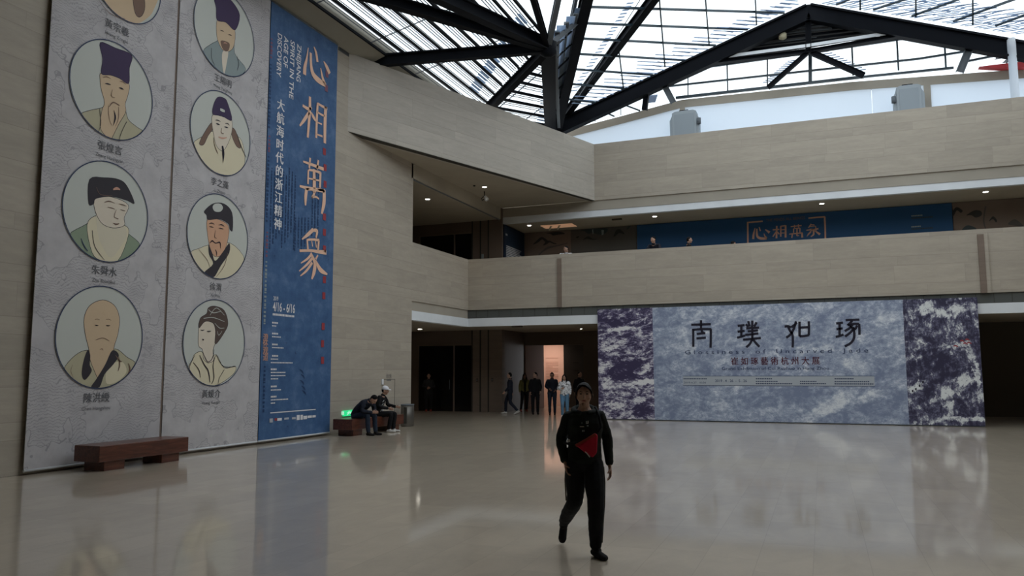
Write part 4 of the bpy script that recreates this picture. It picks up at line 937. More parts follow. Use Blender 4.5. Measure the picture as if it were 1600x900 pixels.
mb = MB()
t_at(mb, 'G l o s s i n e s s    o f    U n c a r v e d    J a d e', 1070.5, 1357, 553.5, .185, 'ink_navy', sh=SB, bold=.0)
mb.build('english_title', LB); mb = MB()
t_at(mb, '崔 如 琢 藝 術 杭 州 大 展', 1142.5, 1281, 569.3, .27, 'text_plum', sh=SB, fat=.012)
mb.build('chinese_title', LB); mb = MB()
t_at(mb, 'Grand Exhibition of Cui Ruzhuo in Hang Zhou', 1128, 1295.5, 578, .135, 'ink_navy', sh=SB)
mb.build('english_subtitle', LB); mb = MB()
a_, b_ = SB.px(1067, 587.5), SB.px(1366, 587.5); c_ = SB.px(1067, 602.5)
zz0, zz1 = c_.z-.0, a_.z+.0
def quad(mb, xa_, xb_, za, zb, m_, k): mb.add([SB.lift(V((xa_, SB.val, za)), k), SB.lift(V((xb_, SB.val, za)), k), SB.lift(V((xb_, SB.val, zb)), k), SB.lift(V((xa_, SB.val, zb)), k)], [(0, 1, 2, 3)], m_)
quad(mb, a_.x, b_.x, zz0, zz1, 'panel_pale', 2); quad(mb, a_.x, b_.x, zz0, zz0+.012, 'ink_navy', 2.5); quad(mb, a_.x, b_.x, zz1-.012, zz1, 'ink_navy', 2.5)
t_at(mb, '2019 . 4 . 26  -  5 . 26', 1117.5, 1167, 597, .12, 'ink_navy', sh=SB, bold=.008)
t_at(mb, '2019.4.27  10:00', 1068.5, 1103, 599.2, .085, 'ink_navy', sh=SB)
for x0, x1, y in ((1068, 1103, 591.8), (1181, 1205, 591.8), (1181, 1213, 596), (1181, 1238, 599.5), (1250, 1275, 596), (1250, 1290, 599.5), (1304, 1334, 591.8), (1304, 1356, 596.3), (1304, 1364, 599.8)):
    dashes(mb, x0, x1, y, 'ink_navy', .03, sh=SB, seed=int(x0), k=3)
tag(mb.build('notice_strip', LB), kind='stuff'); mb = MB()
for x, y in ((1503, 533), (1508, 537), (1511, 531), (1493, 541), (1514, 536)):
    brush(mb, SB, [(x-3, y, 1), (x, y-1, 2), (x+4, y+1, 1)], 'seal_red', 2)
tag(mb.build('red_seal', LB), kind='stuff')

# ================================================================== gallery murals and title wall
t = thing('title_banner', 'dark blue title banner with a copper-framed brush title on the gallery back wall', 'banner', (-1, YW-.1, 4.68))
xg0, xg1 = on(995, 348, 1, YW-.1).x, on(1487, 320, 1, YW-.1).x
MB().box((xg0, YW-.1, 4.69), (xg1, YW-.03, 7.70), 'gallery_blue').build('panel', t)
SG = Sheet(1, YW-.102, (1, 0, 0), (0, -1, 0)); mb = MB()
gq = lambda *pts: [(1140+x/8, 318.6+y/8, w/7) for x, y, w in pts]
for q_ in (gq((218, 235, 14), (300, 226, 14), (415, 217, 14)), gq((985, 178, 14), (1100, 168, 14), (1192, 162, 14)), gq((226, 230, 15), (228, 400, 15), (230, 560, 15)), gq((1188, 160, 15), (1195, 330, 15), (1200, 560, 15)),
           gq((318, 300, 6), (300, 380, 18), (295, 440, 20)), gq((340, 310, 14), (345, 400, 20), (385, 430, 24), (465, 432, 20)), gq((465, 432, 16), (440, 400, 12), (430, 370, 5)), gq((370, 290, 8), (385, 340, 12)), gq((445, 320, 8), (500, 358, 26)),
           gq((590, 275, 14), (585, 430, 16)), gq((540, 325, 12), (620, 318, 12)), gq((585, 345, 12), (540, 410, 10)), gq((600, 350, 10), (620, 380, 10)), gq((640, 275, 12), (640, 410, 12)), gq((640, 280, 10), (700, 272, 12)), gq((700, 268, 16), (700, 420, 18)), gq((640, 325, 7), (695, 320, 7)), gq((640, 365, 7), (695, 362, 7)),
           gq((765, 285, 10), (900, 270, 10)), gq((810, 262, 8), (812, 300, 8)), gq((860, 255, 8), (860, 295, 8)), gq((800, 310, 10), (800, 360, 10)), gq((800, 310, 8), (880, 302, 10)), gq((880, 302, 10), (878, 355, 10)), gq((842, 300, 12), (842, 400, 12)), gq((745, 378, 10), (912, 362, 12)), gq((785, 370, 12), (778, 425, 10)), gq((905, 362, 16), (908, 420, 18)), gq((842, 400, 8), (870, 395, 8)),
           gq((1020, 250, 12), (985, 300, 8)), gq((1010, 262, 8), (1060, 262, 10)), gq((1000, 285, 8), (1070, 278, 8), (1068, 310, 8), (1000, 316, 8)), gq((960, 330, 10), (1110, 310, 14)), gq((1035, 320, 10), (975, 385, 8)), gq((1045, 325, 12), (1050, 380, 16), (1015, 410, 8)), gq((1020, 350, 8), (965, 405, 6)), gq((1060, 330, 10), (1130, 382, 22)), gq((1090, 325, 6), (1060, 345, 8))):
    brush(mb, SG, q_, 'copper', 3)
mb.build('framed_brush_title', t); mb = MB()
t_at(mb, 'THE MINDS ALL BEINGS', 1197, 1258, 346.5, .16, 'beard_brown', sh=SG)
for x0, x1, y in ((1424, 1440, 337.5), (1424, 1456, 341), (1424, 1438, 354.5), (1424, 1456, 358)): dashes(mb, x0, x1, y, 'robe_grey' if y in (337.5, 354.5) else 'mount_teal', .05, sh=SG, k=3)
tag(mb.build('lettering', t), kind='stuff')
mt = thing('mural', 'brown ink-mountain mural on the gallery back wall, left of the blue title banner', 'mural', (-10, YW-.05, 4.68), 'murals on the gallery back wall')
xa2, xb2 = on(826, 380, 1, YW-.05).x, xg0-.05
xm = on(892, 380, 1, YW-.05).x
MB().box((xa2, YW-.05, 4.69), (xm, YW-.01, 7.7), 'taupe').build('panel', mt); MB().box((xm, YW-.05, 4.69), (xb2, YW-.01, 7.7), 'taupe2').build('panel', mt)
SM = Sheet(1, YW-.052, (1, 0, 0), (0, -1, 0)); mb = MB()
g8 = lambda pts: [(820+x/7.5, 300+y/7.5) for x, y in pts]
for pts, m_ in (([(95, 615), (130, 580), (170, 540), (205, 528), (245, 550), (270, 575), (240, 585), (205, 555), (170, 580), (140, 600)], 'mount_dark'), ([(215, 625), (250, 580), (290, 570), (330, 590), (378, 608), (340, 610), (290, 590), (260, 610)], 'mount_dark'),
                ([(250, 485), (330, 470), (420, 468), (470, 490), (400, 500), (330, 510), (300, 490)], 'mount_dark'), ([(650, 445), (760, 435), (960, 425), (950, 480), (880, 500), (800, 480), (740, 490), (700, 460)], 'mount_teal'),
                ([(680, 560), (740, 520), (790, 545), (850, 550), (800, 560), (730, 550)], 'mount_dark'), ([(1040, 525), (1070, 450), (1120, 440), (1170, 495), (1110, 480), (1080, 500)], 'mount_dark'), ([(1195, 440), (1210, 405), (1240, 400), (1215, 430)], 'mount_teal'), ([(600, 530), (640, 515), (620, 540)], 'mount_dark')):
    mb = MB(); area(mb, SM, g8(pts), m_, 1); mb.build('painted_mountain', mt)
mb = MB()
for x0, y0, x1, y1 in ((795, 440, 800, 490), (905, 445, 908, 505), (920, 445, 918, 500)): brush(mb, SM, [(820+x0/7.5, 300+y0/7.5, 1.6), (820+x1/7.5, 300+y1/7.5, 1)], 'robe_grey', 2)
brush(mb, SM, [(820+160/7.5, 300+740/7.5, 1), (820+260/7.5, 300+660/7.5, 3), (820+380/7.5, 300+630/7.5, 2), (820+500/7.5, 300+600/7.5, 1)], 'taupe2', 2)
tag(mb.build('brush_marks', mt), kind='stuff')
mt = thing('mural', 'brown ink-mountain mural on the gallery back wall, right of the blue title banner', 'mural', (8, YW-.05, 4.68), 'murals on the gallery back wall')
MB().box((xg1+.03, YW-.05, 4.69), (XR, YW-.01, 7.7), 'taupe').build('panel', mt); mb = MB()
c4 = lambda pts: [(1200+x/4, 280+y/4) for x, y in pts]
for pts, m_ in (([(1155, 200), (1180, 175), (1215, 195), (1205, 210), (1180, 195), (1160, 230)], 'mount_dark'), ([(1240, 225), (1290, 195), (1330, 200), (1335, 225), (1300, 240), (1270, 225)], 'mount_dark'), ([(1380, 265), (1405, 232), (1430, 255), (1425, 270), (1405, 250)], 'mount_dark'), ([(1215, 320), (1240, 290), (1280, 295), (1300, 315)], 'mount_teal'), ([(1500, 280), (1540, 250), (1580, 275), (1600, 300), (1540, 290)], 'taupe2')):
    mb = MB(); area(mb, SM, c4(pts), m_, 1); mb.build('painted_mountain', mt)
mb = MB()
brush(mb, SM, [(1540, 322, 1.5), (1537, 345, 2), (1541, 360, 1)], 'taupe2', 2)
tag(mb.build('brush_marks', mt), kind='stuff')
# blue information panel on the return wall
XRW = -12.05; SR = Sheet(0, XRW+.06, (0, 1, 0), (1, 0, 0))
t = thing('information_panel', 'navy information panel with rows of small white text beside the gallery mural', 'sign', (XRW+.03, 31, 4.68))
MB().box((XRW+.001, 29.75, 4.69), (XRW+.058, 32.1, 7.68), 'gallery_blue_dark').build('panel', t)
mb = MB()
for i in range(9): dashes(mb, 791, 814-(i % 3)*1.5, 384+i*2.6, 'panel_pale', .045, sh=SR, k=1, seed=i*2)
dashes(mb, 790, 793, 366, 'panel_pale', .08, sh=SR, k=1)
tag(mb.build('lettering', t), kind='stuff')

# ================================================================== benches
def bench(y0, y1, x0, x1, label, top=.43, th=.27):
    t = thing('bench', label, 'bench', ((x0+x1)/2, (y0+y1)/2, 0), 'heavy wooden benches along the left wall')
    MB().box((x0, y0, top-th), (x1, y1, top), 'wood').build('seat', t, origin=((x0+x1)/2, (y0+y1)/2, top-th), bevel=.012)
    for ya in (y0+.16, y1-.16-.42): MB().box((x0+.06, ya, 0), (x1-.06, ya+.42, top-th), 'wood').build('leg', t, origin=((x0+x1)/2, ya+.2, 0), bevel=.008)
    return t
bench(9.82, 11.8, -11.78, -11.2, 'empty dark red wooden bench standing before the grey banners')
BX1 = -11.05
bench(17.38, 20.05, -11.78, -11.2, 'dark wooden bench at the stone wall carrying two seated people', .43, .27)
# ================================================================== bin, wall fittings, lamps
M['bin'] = mat('brushed_dark_metal', (.13, .12, .105), .4, metal=.6)
bp = on(639, 663, 2, 0); bx, by = -11.72, 21.2
t = thing('waste_bin', 'tall oval metal waste bin at the end of the left wall', 'bin', (bx, by, 0))
def oval(r1, r2, z): return [V((bx+r1*math.cos(k*math.pi/14), by+r2*math.sin(k*math.pi/14), z)) for k in range(28)]
def osolid(rings, m_):
    mb = MB(); vs = [p for r in rings for p in r]; n = 28
    fs = [(i*n+k, i*n+(k+1) % n, (i+1)*n+(k+1) % n, (i+1)*n+k) for i in range(len(rings)-1) for k in range(n)]
    return mb.add(vs, fs+[tuple(range(n))[::-1], tuple((len(rings)-1)*n+k for k in range(n))], m_, True)
osolid([oval(.17, .24, 0), oval(.17, .24, .02), oval(.18, .25, .03), oval(.18, .25, .62)], 'bin').build('body', t)
osolid([oval(.185, .255, .62), oval(.185, .255, .66), oval(.15, .22, .665), oval(.14, .21, .63)], 'steel_g').build('rim', t)
osolid([oval(.135, .2, .63), oval(.12, .19, .645)], 'void').build('ash_tray', t)
MB().box((bx+.12, by-.262, .1), (bx+.02, by-.235, .58), 'groove').build('slot', t)
M['green'] = mat('lit_green_sign', (.0, .25, .09), .4, emit=(.03, .85, .30), es=.75); M['green_w'] = mat('lit_sign_white', (.5, .8, .6), .4, emit=(.5, 1, .7), es=.6)
SE = Sheet(0, X0+.05, (0, 1, 0), (1, 0, 0))
a_, b_ = SE.px(537.5, 650.5), SE.px(553, 640.5)
t = thing('exit_sign', 'small glowing green exit sign low on the wall behind the bench', 'sign', (X0+.02, (a_.y+b_.y)/2, (a_.z+b_.z)/2))
MB().box((X0, a_.y, a_.z), (X0+.045, b_.y, b_.z), 'green').build('panel', t)
MB().box((X0, a_.y-.05, b_.z-.11), (X0+.05, a_.y, b_.z-.02), 'green_w').build('housing', t)
mb = MB()
def qd(y0_, y1_, z0_, z1_, m_='green_w'):
    yy = lambda u: a_.y+(b_.y-a_.y)*u; zz = lambda u: a_.z+(b_.z-a_.z)*u
    mb.box((X0+.0455, yy(y0_), zz(z0_)), (X0+.049, yy(y1_), zz(z1_)), m_)
for q_ in ((.45, .62, .78, .9), (.42, .7, .5, .72), (.3, .45, .6, .68), (.35, .5, .3, .5), (.6, .8, .35, .5), (.3, .38, .15, .32), (.74, .82, .15, .4), (.68, .85, .62, .7)): qd(*q_)
mb.build('running_figure', t)
SH = Sheet(0, X0+.004, (0, 1, 0), (1, 0, 0)); mb = MB()
a_, b_ = SH.px(598, 645), SH.px(617, 592.5)
for (p, q_) in (((a_.y, b_.z), (b_.y, b_.z)), ((b_.y, a_.z), (b_.y, b_.z)), ((a_.y, a_.z), (a_.y, b_.z))):
    mb.box((X0, p[0]-.008, p[1]-.008), (X0+.004, q_[0]+.008, q_[1]+.008), 'groove')
t = struct('door_4', MB().box((X0, a_.y+.01, a_.z+.01), (X0+.002, b_.y-.01, b_.z-.01), 'stone_y'))
mb.build('outline_gap', t); mb = MB(); 
t_at(mb, '消火栓', 603, 611.5, 590.3, .14, 'letter_grey', sh=SH); dashes(mb, 604, 611, 594.3, 'letter_grey', .03, sh=SH, k=1)
mb.build('lettering', t)
a_ = SH.px(597, 597); tag(MB().box((X0, a_.y-.05, a_.z-.07), (X0+.03, a_.y+.05, a_.z+.09), 'letter_white').build('wall_switch', origin=tuple(a_)), 'small white switch plate on the stone wall, left of the outlined door', 'switch')
a_ = SH.px(568, 618)
a_, b_ = on(599.0, 611, 0, X0+.12), on(599.0, 621, 0, X0+.12)
tag(MB().tube([(X0+.1, b_.y, .0), (X0+.1, b_.y, a_.z)], .018, 'letter_white').lathe([(.09, 0), (.09, .02), (.02, .03)], (X0+.1, b_.y, 0), 'letter_white').build('rope_post', origin=(X0+.1, b_.y, 0)), 'thin white post standing against the wall behind the white cap', 'post')
for x, y, nm in ((745.5, 594, 'left'), (769, 593.5, 'right')):
    p = on(x, y, 1, 29.59); tag(MB().box((p.x-.04, 29.575, p.z-.07), (p.x+.04, 29.6, p.z+.07), 'void').box((p.x-.02, 29.572, p.z-.02), (p.x+.02, 29.576, p.z+.02), 'robe_grey').build('call_button', origin=tuple(p)), 'small black button plate on the brown wall, %s of the two' % nm, 'switch', 'button plates by the lobby doors')
p = on(754, 400, 1, 29.59); tag(MB().box((p.x-.05, 29.575, p.z-.1), (p.x+.05, 29.6, p.z+.08), 'robe_grey').build('wall_switch', origin=tuple(p)), 'small grey plate on the upper brown wall just above the parapet', 'switch')
M['lamp_on'] = mat('lit_lamp', (1, 1, 1), .4, emit=(1, .93, .8), es=14)
def downlight(x, y, z, label, power=14, r=.085):
    p = on(x, y, 2, z-.005)
    t = thing('ceiling_light', label, 'lamp', (p.x, p.y, z), 'recessed downlights')
    MB().lathe([(r*.95, .0), (r*1.35, .0), (r*1.35, -.012), (r*.95, -.015)], (p.x, p.y, z), 'white', 20).build('trim_ring', t)
    MB().lathe([(r*.9, -.016), (r*.9, -.02)], (p.x, p.y, z), 'lamp_on', 20).build('lamp_glass', t)
    l = bpy.data.lights.new('downlight', 'SPOT'); l.energy = power; l.spot_size = 1.9; l.spot_blend = .8; l.color = (1, .88, .7); l.shadow_soft_size = .06
    lo = bpy.data.objects.new('downlight_beam', l); COL.objects.link(lo); lo.location = (p.x, p.y, z-.06)
downlight(668, 311, 7.88, 'small lit downlight over the dark side lobby on the upper floor', 45)
downlight(757, 292, 8.36, 'small lit downlight in the splayed soffit above the gallery corner', 40)
downlight(827, 352, 7.72, 'leftmost lit downlight of the gallery ceiling, above the mural', 30)
downlight(1023, 338, 7.72, 'lit downlight of the gallery ceiling above the left end of the blue banner', 12)
downlight(1284, 318, 7.72, 'lit downlight of the gallery ceiling above the copper-framed title', 12)
downlight(1540, 299.5, 7.72, 'rightmost lit downlight of the gallery ceiling', 12)
downlight(656, 514, 3.32, 'small lit downlight over the ground-floor lobby doors', 30)
downlight(908, 513.5, 3.30, 'faint downlight over the doorway beside the landscape banner', 22, .04)
# hanging spotlight and camera under the soffit
p = on(757, 300, 2, 8.34); q1 = on(759.5, 310, 1, p.y)
t = thing('spotlight', 'small spotlight on a bent black arm hanging under the splayed soffit', 'lamp', (p.x, p.y, 8.36))
MB().tube([(p.x, p.y, 8.36), (p.x, p.y, 8.2), (p.x-.12, p.y, 8.1), (p.x-.1, p.y, 8.03), q1], .02, 'steel').build('arm', t)
MB().tube([q1+V((-.05, 0, .09)), q1+V((.0, 0, 0)), q1+V((.05, 0, -.07))], [.05, .08, .08], 'white', 12).build('lamp_housing', t)
p = on(741, 290, 2, 8.355); tag(MB().lathe([(.045, 0), (.045, -.02), (.02, -.035)], (p.x, p.y, 8.358), 'steel', 14).build('smoke_detector', origin=tuple(p)), 'small black round detector on the splayed soffit beside the lit downlight', 'detector')
for x, y, z, lb in ((964, 342, 7.72, 'small black slot fitting in the gallery ceiling left of the blue banner'), (808, 509.5, 3.30, 'small black fitting in the ground-floor ceiling above the standing group')):
    p = on(x, y, 2, z-.005); tag(MB().box((p.x-.2, p.y-.06, z-.05), (p.x+.2, p.y+.06, z), 'void').build('ceiling_fitting', origin=(p.x, p.y, z)), lb, 'fitting')
M['glow'] = mat('warm_lit_recess', (.7, .45, .3), .6, emit=(1, .55, .32), es=.22)
p, q1 = on(838, 349.5, 2, 7.71), on(888, 346, 2, 7.71)
t = thing('ceiling_recess_light', 'warm lit recess with two angled lamps in the gallery ceiling above the mural', 'lamp', ((p.x+q1.x)/2, 31.0, 7.72))
MB().box((p.x, 30.75, 7.70), (q1.x, 31.45, 7.719), 'glow').build('glow_panel', t)  # glowing panel stands in for the warm lamplight inside the recess
for x, y in ((860, 355), (873, 354)):
    c = on(x, y, 1, 30.9); MB().tube([c+V((.14, 0, .22)), c+V((-.06, 0, -.12))], .04, 'beard_cream', 8).build('lamp_arm', t)
for x, y, s in ((700, 530, 0), (675, 532, 1)):
    pass
def area_light(nm, loc, size, power, col, rot):
    l = bpy.data.lights.new(nm, 'AREA'); l.energy = power; l.size = size; l.color = col
    o = bpy.data.objects.new(nm, l); COL.objects.link(o); o.location = loc; o.rotation_euler = rot
area_light('exhibition_room_lamp', ((pk0+pk1)/2+.1, 34.3, 2.97), .8, 44, (1, .82, .70), (math.radians(20), 0, 0))
# ================================================================== people
WS = bpy.data.scenes.new('workbench')   # a small side scene for melting limbs together; removed at the end
def skin(name, c): M[name] = mat(name, c, .5, spec=.35)
skin('skin', (.42, .25, .18)); skin('skin_dark', (.30, .17, .12)); M['hair_black'] = mat('hair_black', (.006, .005, .005), .6, spec=.12)
for n_, c_ in (('cloth_black', (.0075, .0075, .009)), ('cloth_navy', (.014, .017, .028)), ('cloth_char', (.016, .016, .018)), ('denim_dark', (.018, .026, .042)), ('denim_blue', (.11, .22, .34)), ('cloth_white', (.78, .78, .79)), ('cloth_lime', (.17, .16, .06)),
               ('cloth_olive', (.009, .012, .0095)), ('red_bag', (.40, .012, .035)), ('shoe_black', (.014, .013, .013)), ('shoe_white', (.55, .53, .50)), ('shoe_red', (.25, .04, .03)), ('cap_white', (.72, .71, .74)), ('grey_blue', (.10, .12, .15)), ('lips', (.30, .10, .09)), ('eye_dark', (.01, .008, .008)), ('grey_print', (.42, .42, .40)), ('cream_print', (.50, .48, .36)), ('trouser_trim', (.07, .055, .04))):
    flat(n_, c_, .8)
def loft(mb, pts, rad, side=V((1, 0, 0)), n=12, m_='skin'):
    """closed tapering limb: pts centre line, rad [(side radius, depth radius)...]"""
    P_ = [V(p) for p in pts]; rings = []; N = len(P_)
    R_ = [(r, r) if isinstance(r, (int, float)) else r for r in rad]
    def ring(c, d, ra, rb):
        a = side-d*side.dot(d)
        if a.length < .1: a = V((0, 1, 0))-d*d.y
        a.normalize(); b = d.cross(a)
        return [c+a*ra*math.cos(2*math.pi*k/n)+b*rb*math.sin(2*math.pi*k/n) for k in range(n)]
    d0 = (P_[1]-P_[0]).normalized(); d1 = (P_[-1]-P_[-2]).normalized()
    for f, o in ((.35, .9), (.75, .6)): rings.append(ring(P_[0]-d0*min(R_[0])*o*.8, d0, R_[0][0]*f, R_[0][1]*f))
    # smooth interpolation along the limb
    for i in range(N-1):
        p0, p1, p2, p3 = P_[max(i-1, 0)], P_[i], P_[i+1], P_[min(i+2, N-1)]
        for s in range(4):
            t = s/4; f = lambda a, b, c, d: .5*((2*b)+(-a+c)*t+(2*a-5*b+4*c-d)*t*t+(-a+3*b-3*c+d)*t**3)
            c = V([f(p0[k], p1[k], p2[k], p3[k]) for k in range(3)]); dd = ((p2-p0).normalized()*(1-t)+(p3-p1).normalized()*t).normalized()
            tt = t*t*(3-2*t); rings.append(ring(c, dd, R_[i][0]*(1-tt)+R_[i+1][0]*tt, R_[i][1]*(1-tt)+R_[i+1][1]*tt))
    rings.append(ring(P_[-1], d1, *R_[-1]))
    for f, o in ((.75, .6), (.35, .9)): rings.append(ring(P_[-1]+d1*min(R_[-1])*o*.8, d1, R_[-1][0]*f, R_[-1][1]*f))
    vs = [p for r in rings for p in r]; L = len(rings)
    fs = [(i*n+k, i*n+(k+1) % n, (i+1)*n+(k+1) % n, (i+1)*n+k) for i in range(L-1) for k in range(n)]+[tuple(range(n))[::-1], tuple((L-1)*n+k for k in range(n))]
    mb.add(vs, fs, m_, True)
def fuse(mb, name, parent, vox, m_, smooth=4, wrinkle=0):
    """melt the overlapping limbs into one continuous skin"""
    ob = mb.build(name); md = ob.modifiers.new('r', 'REMESH'); md.mode = 'VOXEL'; md.voxel_size = vox; md.use_smooth_shade = True
    sm = ob.modifiers.new('s', 'SMOOTH'); sm.factor = .5; sm.iterations = smooth
    COL.objects.unlink(ob); WS.collection.objects.link(ob); vl = WS.view_layers[0]
    
    with bpy.context.temp_override(scene=WS, view_layer=vl):
        dg = bpy.context.evaluated_depsgraph_get(); me = bpy.data.meshes.new_from_object(ob.evaluated_get(dg))
    WS.collection.objects.unlink(ob); COL.objects.link(ob)
    old = ob.data; ob.modifiers.clear(); ob.data = me; bpy.data.meshes.remove(old)
    me.materials.clear(); me.materials.append(M[m_])
    if wrinkle:
        NRM = [v.normal.copy() for v in me.vertices]
        for v, vn in zip(me.vertices, NRM):
            c = v.co; q_ = noise.noise(V((c.x*9, c.y*9, c.z*22)))+.6*noise.noise(V((c.x*20+5, c.y*20, c.z*34)))
            v.co = c+vn*q_*wrinkle
    for p in me.polygons: p.use_smooth = True
    ob.parent = parent; return ob
def headfn(p):
    z = p.z; x, y = p.x, p.y
    k = 1.0
    if z < 0: k = 1-.34*(-z)**1.5
    x *= k
    if z < -.1 and y > 0: y = y*(1+.04*(-z))
    elif z < -.1: y *= 1-.35*(-z)
    if y > .2: y = y*(.94 if z > .25 else .98)
    return V((x, y, z))
def hand(mb, w, d, palm_n, s, curl=.6, side=1, m_='skin'):
    """palm and five separate fingers from wrist w along d; palm_n is the palm's facing direction"""
    d = V(d).normalized(); pn = V(palm_n); pn = (pn-d*pn.dot(d)).normalized(); a = d.cross(pn).normalized()*side
    loft(mb, [w-d*.02*s, w+d*.03*s, w+d*.085*s], [(.024*s, .018*s), (.034*s, .016*s), (.038*s, .014*s)], a, 10, m_)
    L = [.068, .078, .073, .058]
    for i in range(4):
        o = w+d*.085*s+a*(-.029+.0195*i)*s*-1
        p = [o, None, None, None]; ang = 0; q = o
        for k, f in enumerate((.45, .32, .23)):
            ang += curl*(.5, .8, .7)[k]; q = q+(d*math.cos(ang)+pn*math.sin(ang))*L[i]*f*s; p[k+1] = q
        loft(mb, [o-d*.012*s]+p[1:], [.0095*s, .0088*s, .0082*s, .0068*s], a, 8, m_)
    t0 = w+d*.025*s+a*.026*s
    loft(mb, [t0, t0+(d*.7+a*.5+pn*.35)*.034*s, t0+(d*1.0+a*.55+pn*.75)*.058*s], [.0125*s, .0105*s, .0085*s], a, 8, m_)
def human(label, loc, yaw, H, J=None, top='cloth_black', leg='cloth_black', shoe='shoe_black', sk='skin', hair='short', vox=.011, bulk=1.0, hcurl=.5, head_dir=(0, 0), group=None, sleeve=1.0, coat=0.0, legw=1.0, collar=True, extra=None, hide_legs=False):
    """local frame: +y the way the person faces, +x to the person's right, z up"""
    s = H/1.70
    D = dict(pel=(0, 0, .93), wai=(0, .0, 1.06), che=(0, 0, 1.26), nec=(0, -.01, 1.43), hea=(0, .02, 1.565),
             shR=(.165, -.01, 1.355), shL=(-.165, -.01, 1.355), elR=(.225, -.03, 1.10), elL=(-.225, -.03, 1.10), wrR=(.23, .03, .86), wrL=(-.23, .03, .86),
             hiR=(.09, 0, .90), hiL=(-.09, 0, .90), knR=(.10, .02, .49), knL=(-.10, .02, .49), anR=(.10, -.03, .09), anL=(-.10, -.03, .09), ftR=(.0, 1, 0), ftL=(.0, 1, 0), hdR=(0, 0, -1), hdL=(0, 0, -1))
    D.update(J or {}); j = {k: (V(v)*s if k[:2] not in ('ft', 'hd') else V(v)) for k, v in D.items()}
    t = thing('person', label, 'person', (0, 0, 0), group)
    up_ = (j['hea']-j['nec']).normalized()
    hy, hp = head_dir; Rh = Matrix.Rotation(hy, 3, 'Z') @ Matrix.Rotation(hp, 3, 'X')
    # one continuous body
    b = MB(); hc = j['hea']
    b.ellip(hc, (.076*s, .096*s, .118*s), 'skin', 20, 16, headfn, Rh)
    hl = lambda x, y, z: hc+Rh @ V((x*s, y*s, z*s))
    loft(b, [hl(0, .085, .028), hl(0, .100, -.002), hl(0, .108, -.022), hl(0, .098, -.032)], [.008*s, .010*s, .014*s, .010*s], V((1, 0, 0)), 8)   # nose
    for sx in (-1, 1):
        loft(b, [hl(sx*.074, -.002, .022), hl(sx*.080, -.008, -.002), hl(sx*.074, -.002, -.03)], [.012*s, .014*s, .009*s], V((0, 1, 0)), 8)
        b.ellip(hl(sx*.045, .055, -.03), (.022*s, .024*s, .022*s), 'skin', 8, 6)
    b.ellip(hl(0, .066, -.094), (.026*s, .022*s, .018*s), 'skin', 8, 6)
    loft(b, [hl(0, -.02, -.06), j['nec'], j['nec']-up_*.04*s], [.052*s, .055*s, .07*s])
    loft(b, [j['nec']-up_*.02*s, j['che'], j['wai'], j['pel']], [(.08*s, .07*s), (.14*s, .095*s), (.115*s, .085*s), (.13*s, .095*s)])
    for q, sd in (('R', 1), ('L', -1)):
        loft(b, [j['nec'].lerp(j['sh'+q], .35)-up_*.06*s, j['sh'+q]-up_*.012*s, j['sh'+q].lerp(j['el'+q], .5), j['el'+q], j['wr'+q]], [.04*s, .042*s, .04*s, .034*s, .025*s])
        dd = j['hd'+q] if j['hd'+q].length and D['hd'+q] != (0, 0, -1) else (j['wr'+q]-j['el'+q]).normalized()
        hand(b, j['wr'+q], dd, V((-sd, .25, 0)) if abs(V(dd).x) < .8 else V((0, 0, -1)), s, hcurl, sd)
        loft(b, [j['pel'].lerp(j['hi'+q], .8), j['hi'+q]-V((0, 0, .04)), j['hi'+q].lerp(j['kn'+q], .5), j['kn'+q], j['kn'+q].lerp(j['an'+q], .6), j['an'+q]], [.055*s, .062*s, .052*s, .042*s, .034*s, .024*s])
        f0 = j['ft'+q].normalized(); u0_ = f0.cross(V((0, 0, 1))).cross(f0).normalized()
        loft(b, [j['an'+q], j['an'+q]+f0*.02*s-u0_*.03*s, j['an'+q]+f0*.07*s-u0_*.048*s], [.024*s, .022*s, .016*s])
    bo = fuse(b, 'body', t, vox if vox < .009 else .0085, 'skin' if sk == 'skin' else sk, 3)
    # top
    c = MB(); bk = bulk
    loft(c, [j['nec']-up_*.035*s, j['nec'].lerp(j['che'], .42), j['che'], j['wai'], j['pel']-V((0, 0, .03+coat*.5))*s]+([j['pel']-V((0, 0, .05+coat))*s] if coat else []),
         [(.08*s, .068*s), (.145*s*bk, .092*s*bk), (.175*s*bk, .12*s*bk), (.162*s*bk, .118*s*bk), (.168*s*bk, .125*s*bk)]+([(.18*s*bk, .13*s*bk)] if coat else []), n=16)
    for q in 'RL':
        e = j['el'+q].lerp(j['wr'+q], .92*sleeve if sleeve >= 1 else sleeve)
        loft(c, [j['nec'].lerp(j['sh'+q], .35)-up_*.06*s, j['sh'+q]-up_*.012*s, j['sh'+q].lerp(j['el'+q], .5), j['el'+q], e], [.058*s, .058*s*bk, .058*s*bk, .054*s*bk, .042*s*bk])
    if collar: loft(c, [j['nec']-up_*.03*s, j['nec']+up_*.018*s], [(.077*s, .072*s), (.063*s, .06*s)])
    fuse(c, 'jacket', t, vox, top, 3, .005*s)
    if not hide_legs:
        c = MB()
        loft(c, [j['pel']+V((0, 0, .06))*s, j['pel'], j['pel']-V((0, 0, .06))*s], [(.125*s, .09*s), (.155*s*bk**.5, .115*s), (.15*s*bk**.5, .115*s)])
        for q in 'RL':
            loft(c, [j['pel'].lerp(j['hi'+q], .8), j['hi'+q]-V((0, 0, .04)), j['hi'+q].lerp(j['kn'+q], .5), j['kn'+q], j['kn'+q].lerp(j['an'+q], .6), j['an'+q].lerp(j['kn'+q], .02)], [.10*s, .102*s*bk**.5, .088*s*legw, .072*s*legw, .062*s*legw, .054*s*legw**.5])
        fuse(c, 'trousers', t, vox, leg, 3, .004*s)
